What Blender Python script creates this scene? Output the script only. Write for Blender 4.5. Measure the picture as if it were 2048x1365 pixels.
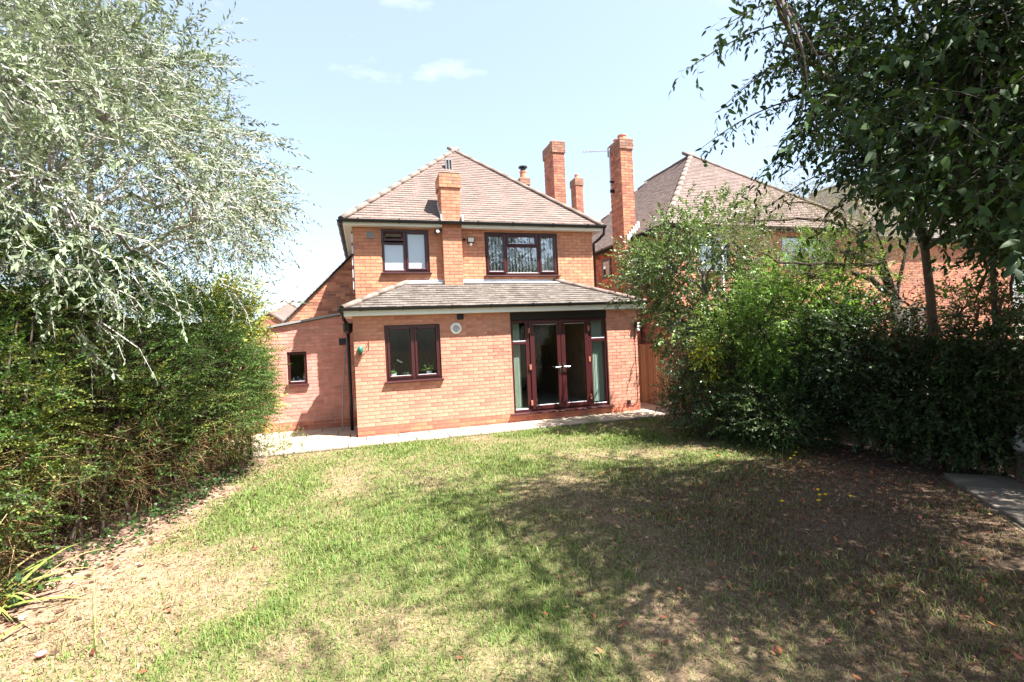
import bpy, math, random
import numpy as np
from mathutils import Vector, Matrix
R = math.radians
rng = np.random.default_rng(11)
random.seed(11)
for o in list(bpy.data.objects):
    bpy.data.objects.remove(o)
sc = bpy.context.scene
COL = sc.collection

# ------------------------------------------------------------------ camera, sky, sun, exposure
# world axes: x along the back of the house, y into the house, z up; origin at the left foot of the extension
TH, ROLL, FPX, CAMH = 0.2938, 0.0452, 967.0, 1.79
CX, CY = 0.22, -9.97
cam_d = bpy.data.cameras.new('camera'); cam = bpy.data.objects.new('camera', cam_d); COL.objects.link(cam)
cam_d.sensor_width = 36; cam_d.lens = FPX / 2048 * 36; cam_d.clip_start = 0.05; cam_d.clip_end = 600
cam.matrix_world = (Matrix.Translation((CX, CY, CAMH)) @ Matrix.Rotation(-TH, 4, 'Z') @ Matrix.Rotation(R(90), 4, 'X')
                    @ Matrix.Rotation(-ROLL, 4, 'Z'))
sc.camera = cam
SUN = Vector((0.43, -0.39, 1.0)).normalized()
w = bpy.data.worlds.new('World'); sc.world = w; w.use_nodes = True
nt = w.node_tree; nt.nodes.clear()
N = nt.nodes.new; LK = nt.links.new
sky = N('ShaderNodeTexSky'); sky.sky_type = 'NISHITA'; sky.sun_disc = False
sky.sun_elevation = math.asin(SUN.z); sky.sun_rotation = math.atan2(SUN.x, SUN.y)
sky.altitude = 60; sky.air_density = 1.0; sky.dust_density = 1.6; sky.ozone_density = 1.0
tc = N('ShaderNodeTexCoord'); mp = N('ShaderNodeMapping'); mp.inputs['Scale'].default_value = (1, 1, 2.6)
mp.inputs['Location'].default_value = (0.9, 0.55, 0.2)
no = N('ShaderNodeTexNoise'); no.inputs['Scale'].default_value = 2.7; no.inputs['Detail'].default_value = 9; no.inputs['Roughness'].default_value = 0.58
rp = N('ShaderNodeValToRGB'); rp.color_ramp.elements[0].position = 0.615; rp.color_ramp.elements[1].position = 0.78
rp.color_ramp.elements[0].color = (0.30, 0.30, 0.30, 1); rp.color_ramp.elements[1].color = (0.93, 0.93, 0.93, 1)
mx = N('ShaderNodeMixRGB'); mx.inputs[2].default_value = (3.9, 4.35, 4.65, 1)
bg = N('ShaderNodeBackground'); bg.inputs[1].default_value = 0.075
ou = N('ShaderNodeOutputWorld')
LK(tc.outputs['Generated'], mp.inputs[0]); LK(mp.outputs[0], no.inputs[0]); LK(no.outputs[0], rp.inputs[0])
LK(rp.outputs[0], mx.inputs[0]); LK(sky.outputs[0], mx.inputs[1]); LK(mx.outputs[0], bg.inputs[0]); LK(bg.outputs[0], ou.inputs[0])
sd = bpy.data.lights.new('sun', 'SUN'); sd.energy = 5.0; sd.angle = R(0.53); sd.color = (1.0, 0.965, 0.91)
so = bpy.data.objects.new('sun', sd); COL.objects.link(so)
so.rotation_euler = (-SUN).to_track_quat('-Z', 'Y').to_euler(); so.location = SUN * 60
sc.view_settings.view_transform = 'Standard'; sc.view_settings.look = 'None'
sc.view_settings.gamma = 1; sc.view_settings.use_curve_mapping = False
sc.view_settings.exposure = 2.22
sc.render.engine = 'CYCLES'
sc.cycles.max_bounces = 7; sc.cycles.diffuse_bounces = 3; sc.cycles.glossy_bounces = 3
sc.cycles.transmission_bounces = 5; sc.cycles.transparent_max_bounces = 10
sc.cycles.use_denoising = True

# ------------------------------------------------------------------ helpers
FWD = np.array([math.sin(TH), math.cos(TH)]); RGT = np.array([math.cos(TH), -math.sin(TH)])
def at(px, py, depth):
    """a point of the place seen at photo pixel (px, py), depth metres ahead of the camera"""
    a, b = px - 1024, py - 682.5
    c, s = math.cos(ROLL), math.sin(ROLL)
    x = (c * a - s * b) / FPX * depth; z = CAMH - (s * a + c * b) / FPX * depth
    p = np.array([CX, CY]) + RGT * x + FWD * depth
    return np.array([p[0], p[1], z])
def camspace(P):
    P = np.asarray(P, float); d = P[..., :2] - np.array([CX, CY])
    f = d @ FWD; r = d @ RGT; u = P[..., 2] - CAMH
    fs = np.where(f > 0.05, f, 0.05)
    px, py = FPX * r / fs, -FPX * u / fs
    c, s = math.cos(ROLL), math.sin(ROLL)
    return 1024 + c * px + s * py, 682.5 - s * px + c * py, f

def new_obj(name, me, parent=None):
    o = bpy.data.objects.new(name, me); COL.objects.link(o)
    if parent is not None: o.parent = parent
    return o
def tag(o, label=None, cat=None, group=None, kind=None):
    if label: o['label'] = label
    if cat: o['category'] = cat
    if group: o['group'] = group
    if kind: o['kind'] = kind
    return o
def thing(name, label, cat, loc=(0, 0, 0), group=None):
    o = bpy.data.objects.new(name, None); COL.objects.link(o); o.location = loc; o.empty_display_size = 0.1
    return tag(o, label, cat, group)
def childof(o, parent):
    """keep world-space mesh data while parenting to an Empty that stands elsewhere"""
    o.parent = parent; o.location = -Vector(parent_loc(parent)); return o
def parent_loc(p):
    l = Vector((0, 0, 0))
    while p is not None:
        l = l + p.location; p = p.parent
    return l

class MB:
    def __init__(s): s.v, s.f, s.c = [], [], []
    def add(s, vs, fs, col=None):
        n = len(s.v); s.v += [tuple(map(float, q)) for q in vs]; s.f += [tuple(i + n for i in f) for f in fs]
        s.c += [col or (1, 1, 1)] * len(vs); return s
    def box(s, x0, x1, y0, y1, z0, z1, col=None):
        return s.add([(x0, y0, z0), (x1, y0, z0), (x1, y1, z0), (x0, y1, z0), (x0, y0, z1), (x1, y0, z1), (x1, y1, z1), (x0, y1, z1)],
                     [(0, 3, 2, 1), (4, 5, 6, 7), (0, 1, 5, 4), (1, 2, 6, 5), (2, 3, 7, 6), (3, 0, 4, 7)], col)
    def quad(s, a, b, c, d, col=None): return s.add([a, b, c, d], [(0, 1, 2, 3)], col)
    def prism(s, poly, d, col=None):
        """poly: 3D points, d: extrusion vector"""
        n = len(poly); p = [Vector(q) for q in poly]; e = Vector(d)
        return s.add(p + [q + e for q in p], [tuple(range(n))[::-1], tuple(range(n, 2 * n))] + [(i, (i + 1) % n, n + (i + 1) % n, n + i) for i in range(n)], col)
    def tube(s, pts, rad, n=8, col=None, caps=True):
        pts = [Vector(p) for p in pts]
        if not isinstance(rad, (list, tuple, np.ndarray)): rad = [rad] * len(pts)
        vs, fs = [], []; prev = None
        for i, p in enumerate(pts):
            t = (pts[min(i + 1, len(pts) - 1)] - pts[max(i - 1, 0)])
            t = t.normalized() if t.length > 1e-9 else Vector((0, 0, 1))
            if prev is None: prev = t.orthogonal().normalized()
            x = (prev - t * prev.dot(t)); x = x.normalized() if x.length > 1e-6 else t.orthogonal().normalized()
            y = t.cross(x); prev = x
            for k in range(n):
                a = 2 * math.pi * k / n; vs.append(p + (x * math.cos(a) + y * math.sin(a)) * rad[i])
        for i in range(len(pts) - 1):
            for k in range(n): fs.append((i * n + k, i * n + (k + 1) % n, (i + 1) * n + (k + 1) % n, (i + 1) * n + k))
        if caps: fs += [tuple(range(n))[::-1], tuple(range((len(pts) - 1) * n, len(pts) * n))]
        return s.add(vs, fs, col)
    def lathe(s, prof, n=16, loc=(0, 0, 0), axis='Z', col=None):
        """prof: (r, h) pairs"""
        vs, fs = [], []; L = Vector(loc)
        for r, h in prof:
            for k in range(n):
                a = 2 * math.pi * k / n; q = (r * math.cos(a), r * math.sin(a), h)
                if axis == 'Y': q = (q[0], -q[2], q[1])
                if axis == 'X': q = (q[2], q[0], q[1])
                vs.append(L + Vector(q))
        for i in range(len(prof) - 1):
            for k in range(n): fs.append((i * n + k, i * n + (k + 1) % n, (i + 1) * n + (k + 1) % n, (i + 1) * n + k))
        fs += [tuple(range(n))[::-1], tuple(range((len(prof) - 1) * n, len(prof) * n))]
        return s.add(vs, fs, col)
    def mesh(s, name, mat, smooth=False):
        me = bpy.data.meshes.new(name); me.from_pydata(s.v, [], s.f)
        a = me.color_attributes.new('Col', 'FLOAT_COLOR', 'POINT')
        a.data.foreach_set('color', np.array([(c[0], c[1], c[2], 1) for c in s.c], np.float32).ravel())
        if mat: me.materials.append(mat)
        if smooth: me.polygons.foreach_set('use_smooth', [True] * len(me.polygons))
        me.update(); return me
    def build(s, name, mat, parent=None, smooth=False, bevel=0, seg=2):
        o = new_obj(name, s.mesh(name, mat, smooth), parent)
        if bevel:
            m = o.modifiers.new('bevel', 'BEVEL'); m.width = bevel; m.segments = seg; m.limit_method = 'ANGLE'; m.angle_limit = R(40)
        return o

def np_mesh(name, V, F, mat, C=None, parent=None, smooth=False):
    """V (n,3); F list of (m,k) int arrays"""
    me = bpy.data.meshes.new(name); V = np.ascontiguousarray(V, np.float32)
    me.vertices.add(len(V)); me.vertices.foreach_set('co', V.ravel())
    idx = np.concatenate([f.ravel() for f in F]).astype(np.int32)
    tot = np.concatenate([np.full(len(f), f.shape[1], np.int32) for f in F])
    st = np.concatenate([[0], np.cumsum(tot)[:-1]]).astype(np.int32)
    me.loops.add(len(idx)); me.loops.foreach_set('vertex_index', idx)
    me.polygons.add(len(tot)); me.polygons.foreach_set('loop_start', st)
    if smooth: me.polygons.foreach_set('use_smooth', np.ones(len(tot), bool))
    if C is not None:
        a = me.color_attributes.new('Col', 'FLOAT_COLOR', 'POINT')
        a.data.foreach_set('color', np.concatenate([C, np.ones((len(C), 1))], 1).astype(np.float32).ravel())
    me.materials.append(mat); me.update(calc_edges=True)
    return new_obj(name, me, parent)

_lat = np.random.default_rng(3).random((257, 257))
def vnoise(x, y):
    x = np.asarray(x, float); y = np.asarray(y, float)
    xi = np.floor(x).astype(int); yi = np.floor(y).astype(int); fx = x - xi; fy = y - yi
    fx = fx * fx * (3 - 2 * fx); fy = fy * fy * (3 - 2 * fy)
    g = lambda i, j: _lat[i % 257, j % 257]
    return (g(xi, yi) * (1 - fx) + g(xi + 1, yi) * fx) * (1 - fy) + (g(xi, yi + 1) * (1 - fx) + g(xi + 1, yi + 1) * fx) * fy
def fbm(x, y, o=4):
    s, a, t = 0, 0.5, 0
    for k in range(o):
        s = s + a * vnoise(x * 2 ** k + 17.3 * k, y * 2 ** k + 9.1 * k); t += a; a *= 0.55
    return s / t

# ------------------------------------------------------------------ materials
def mat(name, col=(0.5, 0.5, 0.5), rough=0.6, metal=0.0, spec=0.4, attr=False, noise=0.0, nscale=8.0, bump=0.0, bscale=40.0,
        tint2=None, t2scale=3.0, t2lo=0.5, t2hi=0.7, stretch=None, coat=0.0):
    m = bpy.data.materials.new(name); m.use_nodes = True; t = m.node_tree
    b = t.nodes['Principled BSDF']
    b.inputs['Roughness'].default_value = rough; b.inputs['Metallic'].default_value = metal
    b.inputs['Specular IOR Level'].default_value = spec
    if coat: b.inputs['Coat Weight'].default_value = coat; b.inputs['Coat Roughness'].default_value = 0.15
    tcn = t.nodes.new('ShaderNodeTexCoord'); src = tcn.outputs['Object']
    if stretch:
        mpn = t.nodes.new('ShaderNodeMapping'); mpn.inputs['Scale'].default_value = stretch; t.links.new(src, mpn.inputs[0]); src = mpn.outputs[0]
    if attr:
        a = t.nodes.new('ShaderNodeAttribute'); a.attribute_name = 'Col'; c = a.outputs['Color']
        if col != (1, 1, 1):
            k = t.nodes.new('ShaderNodeMixRGB'); k.blend_type = 'MULTIPLY'; k.inputs[0].default_value = 1
            k.inputs[2].default_value = (*col, 1); t.links.new(c, k.inputs[1]); c = k.outputs[0]
    else:
        r = t.nodes.new('ShaderNodeRGB'); r.outputs[0].default_value = (*col, 1); c = r.outputs[0]
    if tint2:
        n2 = t.nodes.new('ShaderNodeTexNoise'); n2.inputs['Scale'].default_value = t2scale; n2.inputs['Detail'].default_value = 6
        t.links.new(src, n2.inputs[0])
        r2 = t.nodes.new('ShaderNodeValToRGB'); r2.color_ramp.elements[0].position = t2lo; r2.color_ramp.elements[1].position = t2hi
        t.links.new(n2.outputs[0], r2.inputs[0])
        k = t.nodes.new('ShaderNodeMixRGB'); k.inputs[2].default_value = (*tint2, 1)
        t.links.new(r2.outputs[0], k.inputs[0]); t.links.new(c, k.inputs[1]); c = k.outputs[0]
    if noise:
        n1 = t.nodes.new('ShaderNodeTexNoise'); n1.inputs['Scale'].default_value = nscale; n1.inputs['Detail'].default_value = 5
        t.links.new(src, n1.inputs[0])
        mr = t.nodes.new('ShaderNodeMapRange'); mr.inputs[1].default_value = 0.25; mr.inputs[2].default_value = 0.75
        mr.inputs[3].default_value = 1 - noise; mr.inputs[4].default_value = 1 + noise; t.links.new(n1.outputs[0], mr.inputs[0])
        k = t.nodes.new('ShaderNodeMixRGB'); k.blend_type = 'MULTIPLY'; k.inputs[0].default_value = 1
        t.links.new(c, k.inputs[1]); t.links.new(mr.outputs[0], k.inputs[2]); c = k.outputs[0]
    t.links.new(c, b.inputs['Base Color'])
    if bump:
        n3 = t.nodes.new('ShaderNodeTexNoise'); n3.inputs['Scale'].default_value = bscale; n3.inputs['Detail'].default_value = 4
        t.links.new(src, n3.inputs[0]); bp = t.nodes.new('ShaderNodeBump'); bp.inputs['Strength'].default_value = bump; bp.inputs['Distance'].default_value = 0.01
        t.links.new(n3.outputs[0], bp.inputs['Height']); t.links.new(bp.outputs[0], b.inputs['Normal'])
    return m
def leafmat(name, trans=0.35, rough=0.45, spec=0.35, tcol=(1.0, 1.0, 0.45)):
    m = bpy.data.materials.new(name); m.use_nodes = True; t = m.node_tree
    b = t.nodes['Principled BSDF']; b.inputs['Roughness'].default_value = rough; b.inputs['Specular IOR Level'].default_value = spec
    a = t.nodes.new('ShaderNodeAttribute'); a.attribute_name = 'Col'; t.links.new(a.outputs['Color'], b.inputs['Base Color'])
    k = t.nodes.new('ShaderNodeMixRGB'); k.blend_type = 'MULTIPLY'; k.inputs[0].default_value = 1; k.inputs[2].default_value = (*tcol, 1)
    t.links.new(a.outputs['Color'], k.inputs[1])
    tr = t.nodes.new('ShaderNodeBsdfTranslucent'); t.links.new(k.outputs[0], tr.inputs[0])
    ms = t.nodes.new('ShaderNodeMixShader'); ms.inputs[0].default_value = trans
    t.links.new(b.outputs[0], ms.inputs[1]); t.links.new(tr.outputs[0], ms.inputs[2]); t.links.new(ms.outputs[0], t.nodes['Material Output'].inputs[0])
    return m
def glassmat(name, tint=(0.86, 0.9, 0.9), ior=1.75, frost=0.0, rough=0.0, wave=0.0):
    m = bpy.data.materials.new(name); m.use_nodes = True; t = m.node_tree; t.nodes.remove(t.nodes['Principled BSDF'])
    tr = t.nodes.new('ShaderNodeBsdfTransparent'); tr.inputs[0].default_value = (*tint, 1)
    gl = t.nodes.new('ShaderNodeBsdfGlossy'); gl.inputs['Roughness'].default_value = rough
    lw = t.nodes.new('ShaderNodeLayerWeight'); lw.inputs[0].default_value = 0.5; f0 = ((ior - 1) / (ior + 1)) ** 2
    pw = t.nodes.new('ShaderNodeMath'); pw.operation = 'POWER'; pw.inputs[1].default_value = 5; t.links.new(lw.outputs['Facing'], pw.inputs[0])
    fr = t.nodes.new('ShaderNodeMapRange'); fr.inputs[3].default_value = f0; fr.inputs[4].default_value = 0.9; t.links.new(pw.outputs[0], fr.inputs[0])
    ms = t.nodes.new('ShaderNodeMixShader'); base = tr.outputs[0]
    if wave:
        n = t.nodes.new('ShaderNodeTexNoise'); n.inputs['Scale'].default_value = 1.6; bp = t.nodes.new('ShaderNodeBump')
        tcn = t.nodes.new('ShaderNodeTexCoord'); t.links.new(tcn.outputs['Object'], n.inputs[0])
        bp.inputs['Strength'].default_value = wave; bp.inputs['Distance'].default_value = 0.02; t.links.new(n.outputs[0], bp.inputs['Height']); t.links.new(bp.outputs[0], gl.inputs['Normal'])
    if frost:
        df = t.nodes.new('ShaderNodeBsdfDiffuse'); df.inputs[0].default_value = (0.55, 0.62, 0.7, 1)
        m2 = t.nodes.new('ShaderNodeMixShader'); m2.inputs[0].default_value = frost
        t.links.new(base, m2.inputs[1]); t.links.new(df.outputs[0], m2.inputs[2]); base = m2.outputs[0]
    t.links.new(fr.outputs[0], ms.inputs[0]); t.links.new(base, ms.inputs[1]); t.links.new(gl.outputs[0], ms.inputs[2])
    t.links.new(ms.outputs[0], t.nodes['Material Output'].inputs[0]); return m

M = {}
M['brick'] = mat('brick', (1, 1, 1), 0.9, spec=0.2, attr=True, noise=0.2, nscale=9, bump=0.3, bscale=90, tint2=(0.30, 0.16, 0.11), t2scale=1.7, t2lo=0.5, t2hi=0.95)
M['mortar'] = mat('mortar', (0.49, 0.29, 0.215), 0.95, spec=0.1, noise=0.15, nscale=6, bump=0.2)
M['mortar_red'] = mat('mortar_red', (0.52, 0.34, 0.28), 0.95, spec=0.1, noise=0.15, nscale=6, bump=0.2)
M['mortar_dark'] = mat('mortar_dark', (0.38, 0.225, 0.15), 0.95, spec=0.1, noise=0.2, nscale=5, bump=0.2)
M['tile'] = mat('tile', (1, 1, 1), 0.88, spec=0.2, attr=True, noise=0.09, nscale=2.2, bump=0.3, bscale=60)
M['tile_old'] = mat('tile_old', (1, 1, 1), 0.9, spec=0.2, attr=True, noise=0.3, nscale=5, bump=0.4, bscale=50, tint2=(0.17, 0.15, 0.12), t2scale=9, t2lo=0.58, t2hi=0.78)
M['underlay'] = mat('underlay', (0.03, 0.025, 0.022), 0.95)
M['hip'] = mat('hip', (0.158, 0.115, 0.098), 0.9, spec=0.2, noise=0.25, nscale=6, bump=0.4, bscale=40, tint2=(0.18, 0.145, 0.12), t2scale=7, t2lo=0.5, t2hi=0.7)
M['lead'] = mat('lead', (0.52, 0.53, 0.55), 0.55, metal=0.0, spec=0.4, noise=0.15, nscale=5, bump=0.3, bscale=12)
M['rosewood'] = mat('rosewood', (0.048, 0.0105, 0.0115), 0.3, spec=0.45, noise=0.35, nscale=5, stretch=(30, 30, 1.5))
M['rosewood_h'] = mat('rosewood_h', (0.05, 0.016, 0.017), 0.3, spec=0.45, noise=0.35, nscale=5, stretch=(1.5, 30, 30))
M['blackboard'] = mat('blackboard', (0.012, 0.008, 0.008), 0.45)
M['white'] = mat('white', (0.84, 0.86, 0.88), 0.35, noise=0.04, nscale=3)
M['soffit'] = mat('soffit', (0.66, 0.60, 0.54), 0.55, noise=0.06, nscale=3)
M['black'] = mat('black', (0.012, 0.012, 0.013), 0.4)
M['gutter'] = mat('gutter', (0.014, 0.015, 0.016), 0.45, tint2=(0.05, 0.05, 0.05), t2scale=3, t2lo=0.6, t2hi=0.8)
M['grey'] = mat('grey', (0.25, 0.25, 0.25), 0.5)
M['steel'] = mat('steel', (0.75, 0.75, 0.76), 0.22, metal=1.0)
M['alu'] = mat('alu', (0.45, 0.48, 0.55), 0.4, metal=0.6)
M['brass'] = mat('brass', (0.35, 0.13, 0.08), 0.5)
M['green_box'] = mat('green_box', (0.02, 0.14, 0.10), 0.35)
M['glass'] = glassmat('glass', ior=1.3)
M['glass_up'] = glassmat('glass_up', tint=(0.95, 0.97, 0.97), ior=2.7, wave=0.1)
M['frosted'] = glassmat('frosted', ior=1.9, frost=0.75, rough=0.12)
M['ovenglass'] = glassmat('ovenglass', ior=1.5)
M['terracotta'] = mat('terracotta', (0.45, 0.19, 0.11), 0.8, noise=0.15)
M['slab'] = mat('slab', (0.72, 0.68, 0.62), 0.9, spec=0.2, attr=True, noise=0.18, nscale=4, bump=0.35, bscale=60, tint2=(0.25, 0.21, 0.16), t2scale=2.5, t2lo=0.52, t2hi=0.75)
M['joint'] = mat('joint', (0.10, 0.085, 0.06), 0.95, noise=0.3, nscale=12)
M['fence'] = mat('fence', (1, 1, 1), 0.85, spec=0.15, attr=True, noise=0.3, nscale=4, stretch=(12, 12, 1.2), bump=0.2)
M['bark'] = mat('bark', (0.075, 0.055, 0.042), 0.95, noise=0.4, nscale=9, bump=0.6, bscale=25, stretch=(1, 1, 0.3))
M['bark_pale'] = mat('bark_pale', (0.22, 0.20, 0.16), 0.9, noise=0.3, nscale=9, bump=0.5, bscale=25)
M['bark_silver'] = mat('bark_silver', (0.40, 0.36, 0.33), 0.9, noise=0.3, nscale=9)
M['deadtwig'] = mat('deadtwig', (1, 1, 1), 0.95, spec=0.1, attr=True)
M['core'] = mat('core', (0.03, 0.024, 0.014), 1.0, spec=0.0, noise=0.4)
M['leaf'] = leafmat('leaf', 0.40, 0.5, 0.3)
M['leaf_gloss'] = leafmat('leaf_gloss', 0.24, 0.36, 0.42)
M['leaf_dark'] = leafmat('leaf_dark', 0.2, 0.58, 0.18)
M['leaf_silver'] = leafmat('leaf_silver', 0.22, 0.6, 0.25, (1, 1, 0.75))
M['leaf_thin'] = leafmat('leaf_thin', 0.42, 0.5, 0.3)
M['grass'] = leafmat('grass', 0.35, 0.55, 0.2, (1, 1, 0.5))
M['dryleaf'] = leafmat('dryleaf', 0.2, 0.6, 0.25, (1, 0.8, 0.5))
M['lawn'] = mat('lawn', (1, 1, 1), 0.95, spec=0.1, attr=True, noise=0.3, nscale=40, bump=0.25, bscale=120)
M['earth'] = mat('earth', (0.16, 0.13, 0.08), 0.95, noise=0.4, nscale=1.2, bump=0.4)
M['plaster'] = mat('plaster', (0.55, 0.54, 0.50), 0.8)
M['darkwall'] = mat('darkwall', (0.20, 0.19, 0.18), 0.8)
M['dim_wall'] = mat('dim_wall', (0.04, 0.038, 0.036), 0.8)  # near-black wall colour, put in so the rooms look unlit
M['carpet'] = mat('carpet', (0.40, 0.36, 0.30), 0.95, noise=0.1, nscale=60)
M['darkwood'] = mat('darkwood', (0.035, 0.022, 0.015), 0.4)
M['blind_green'] = leafmat('blind_green', 0.3, 0.7, 0.2, (1, 1, 0.9))
M['pot'] = mat('pot', (0.75, 0.75, 0.73), 0.35)
M['petal'] = leafmat('petal', 0.3, 0.6, 0.2, (1, 1, 1))
M['attr'] = mat('attr', (1, 1, 1), 0.5, attr=True)

# ------------------------------------------------------------------ brick, tile and wall builders
def clip_poly(poly, planes):
    for (a, b, c) in planes:                       # keep a*x + b*y <= c
        out = []
        for i in range(len(poly)):
            p, q = poly[i], poly[(i + 1) % len(poly)]
            dp, dq = a * p[0] + b * p[1] - c, a * q[0] + b * q[1] - c
            if dp <= 0: out.append(p)
            if dp * dq < 0:
                t = dp / (dp - dq); out.append((p[0] + (q[0] - p[0]) * t, p[1] + (q[1] - p[1]) * t))
        poly = out
        if len(poly) < 3: return []
    return poly
def rect_minus(r, holes):
    rs = [r]
    for (a0, a1, b0, b1) in holes:
        nx = []
        for (x0, x1, y0, y1) in rs:
            if x1 <= a0 or x0 >= a1 or y1 <= b0 or y0 >= b1: nx.append((x0, x1, y0, y1)); continue
            if x0 < a0: nx.append((x0, a0, y0, y1))
            if x1 > a1: nx.append((a1, x1, y0, y1))
            xa, xb = max(x0, a0), min(x1, a1)
            if y0 < b0: nx.append((xa, xb, y0, b0))
            if y1 > b1: nx.append((xa, xb, b1, y1))
        rs = nx
    return [q for q in rs if q[1] - q[0] > 0.018 and q[3] - q[2] > 0.012]
def pick(pal):
    c = np.array(pal[random.randrange(len(pal))]); return tuple(c * random.uniform(0.945, 1.055))
def brick_list(a0, a1, w0, w1, holes, pal, planes=(), ln=0.225, crs=0.075, phase=0.0, jt=0.011, flemish=False, pal_low=None, low=0.0):
    """rectangles of bricks in (along, up), clipped to openings and slanted edges"""
    out = []; k = 0; zz = w0
    while zz < w1 - 0.01:
        x = a0 - (ln / 2 if k % 2 else 0) - phase
        z1 = min(zz + crs - jt, w1); j = 0
        while x < a1:
            L_ = ln
            if flemish and (j + k) % 2: L_ = ln * 0.5
            r = (max(x, a0), min(x + L_ - jt, a1), zz, z1)
            if r[1] - r[0] > 0.02:
                for q in rect_minus(r, holes):
                    p = [(q[0], q[2]), (q[1], q[2]), (q[1], q[3]), (q[0], q[3])]
                    full = (q == r and abs(r[1] - r[0] - (ln - jt)) < 1e-6)
                    if planes:
                        p2 = clip_poly(p, planes); full = full and p2 == p; p = p2
                    if p: out.append((p, pick(pal_low if (pal_low and zz < low) else pal), full))
            x += L_; j += 1
        zz += crs; k += 1
    return out
def emit_brick(mb, poly, col, O, ax, ou_, proud=0.007, back=-0.004):
    O = Vector(O); ax = Vector(ax); ou_ = Vector(ou_); U = Vector((0, 0, 1))
    pr = proud * random.uniform(0.75, 1.25)
    f = [O + ax * a + U * b + ou_ * pr for a, b in poly]; g = [O + ax * a + U * b + ou_ * back for a, b in poly]
    n = len(poly)
    mb.add(f + g, [tuple(range(n))] + [(i, i + n, (i + 1) % n + n, (i + 1) % n) for i in range(n)], col)
def wall_mesh(mb, O, ax, ou_, a0, a1, w0, w1, holes, thick):
    O = Vector(O); ax = Vector(ax); ou_ = Vector(ou_); U = Vector((0, 0, 1))
    xs = sorted({a0, a1, *[h[0] for h in holes], *[h[1] for h in holes]}); zs = sorted({w0, w1, *[h[2] for h in holes], *[h[3] for h in holes]})
    P = lambda a, b, d: O + ax * a + U * b - ou_ * d
    solid = lambda i, j: 0 <= i < len(xs) - 1 and 0 <= j < len(zs) - 1 and not any(h[0] < (xs[i] + xs[i + 1]) / 2 < h[1] and h[2] < (zs[j] + zs[j + 1]) / 2 < h[3] for h in holes)
    for i in range(len(xs) - 1):
        for j in range(len(zs) - 1):
            if not solid(i, j): continue
            x0, x1, z0, z1 = xs[i], xs[i + 1], zs[j], zs[j + 1]
            mb.quad(P(x0, z0, 0), P(x1, z0, 0), P(x1, z1, 0), P(x0, z1, 0)); mb.quad(P(x1, z0, thick), P(x0, z0, thick), P(x0, z1, thick), P(x1, z1, thick))
            if not solid(i - 1, j): mb.quad(P(x0, z0, thick), P(x0, z0, 0), P(x0, z1, 0), P(x0, z1, thick))
            if not solid(i + 1, j): mb.quad(P(x1, z0, 0), P(x1, z0, thick), P(x1, z1, thick), P(x1, z1, 0))
            if not solid(i, j - 1): mb.quad(P(x0, z0, thick), P(x1, z0, thick), P(x1, z0, 0), P(x0, z0, 0))
            if not solid(i, j + 1): mb.quad(P(x0, z1, 0), P(x1, z1, 0), P(x1, z1, thick), P(x0, z1, thick))
def tiled(mb, O, ax, up, poly, pal, gauge=0.1, width=0.165, th=0.012, lift=0.0):
    """plain tiles over a convex polygon given in (along, up-slope) coordinates"""
    O = Vector(O); ax = Vector(ax).normalized(); up = Vector(up).normalized(); n = ax.cross(up).normalized()
    if n.z < 0: n = -n
    cx = sum(p[0] for p in poly) / len(poly); cy = sum(p[1] for p in poly) / len(poly); planes = []
    for i in range(len(poly)):
        p, q = poly[i], poly[(i + 1) % len(poly)]
        a, b = q[1] - p[1], -(q[0] - p[0]); c = a * p[0] + b * p[1]
        if a * cx + b * cy > c: a, b, c = -a, -b, -c
        planes.append((a, b, c))
    s0, s1 = min(p[1] for p in poly), max(p[1] for p in poly); x0, x1 = min(p[0] for p in poly), max(p[0] for p in poly)
    k = 0; s = s0
    while s < s1 - 0.01:
        x = x0 - (width / 2 if k % 2 else 0) - 0.01
        while x < x1:
            jit = random.uniform(-0.002, 0.002)
            r = clip_poly([(x + 0.002, s + jit), (x + width - 0.002, s + jit), (x + width - 0.002, s + gauge + 0.012), (x + 0.002, s + gauge + 0.012)], planes)
            if len(r) >= 3:
                t_ = th * random.uniform(0.8, 1.35); col = pick(pal)
                top = [O + ax * a + up * b + n * (lift + 0.004 + t_ * max(0.0, 1 - (b - s) / (gauge + 0.012))) for a, b in r]
                m = len(r); bot = [O + ax * a + up * (b + (0.016 if b < s + 0.016 else 0)) + n * (lift - 0.002) for a, b in r]
                mb.add(top + bot, [tuple(range(m))] + [(i, i + m, (i + 1) % m + m, (i + 1) % m) for i in range(m)], col)
            x += width
        s += gauge; k += 1
def hip_mesh(length=0.46, r0=0.086, r1=0.083, n=9):
    mb = MB(); vs = []
    for L_, r in ((0, r0), (length, r1)):
        for k in range(n):
            a = math.pi * (-0.22 + 1.44 * k / (n - 1)); vs.append((L_, math.cos(a) * r, math.sin(a) * r * 0.75))
        for k in range(n):
            a = math.pi * (-0.22 + 1.44 * k / (n - 1)); vs.append((L_, math.cos(a) * (r - 0.016), math.sin(a) * (r - 0.016) * 0.75 - 0.004))
    fs = []
    for k in range(n - 1):
        fs += [(k, k + 1, 2 * n + k + 1, 2 * n + k), (n + k + 1, n + k, 3 * n + k, 3 * n + k + 1), (k, n + k, n + k + 1, k + 1), (2 * n + k, 2 * n + k + 1, 3 * n + k + 1, 3 * n + k)]
    fs += [(0, 2 * n, 3 * n, n), (n - 1, 2 * n - 1, 4 * n - 1, 3 * n - 1)]
    return mb.add(vs, fs).mesh('hip_tile', M['hip'], True)
HIP = hip_mesh()
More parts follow.
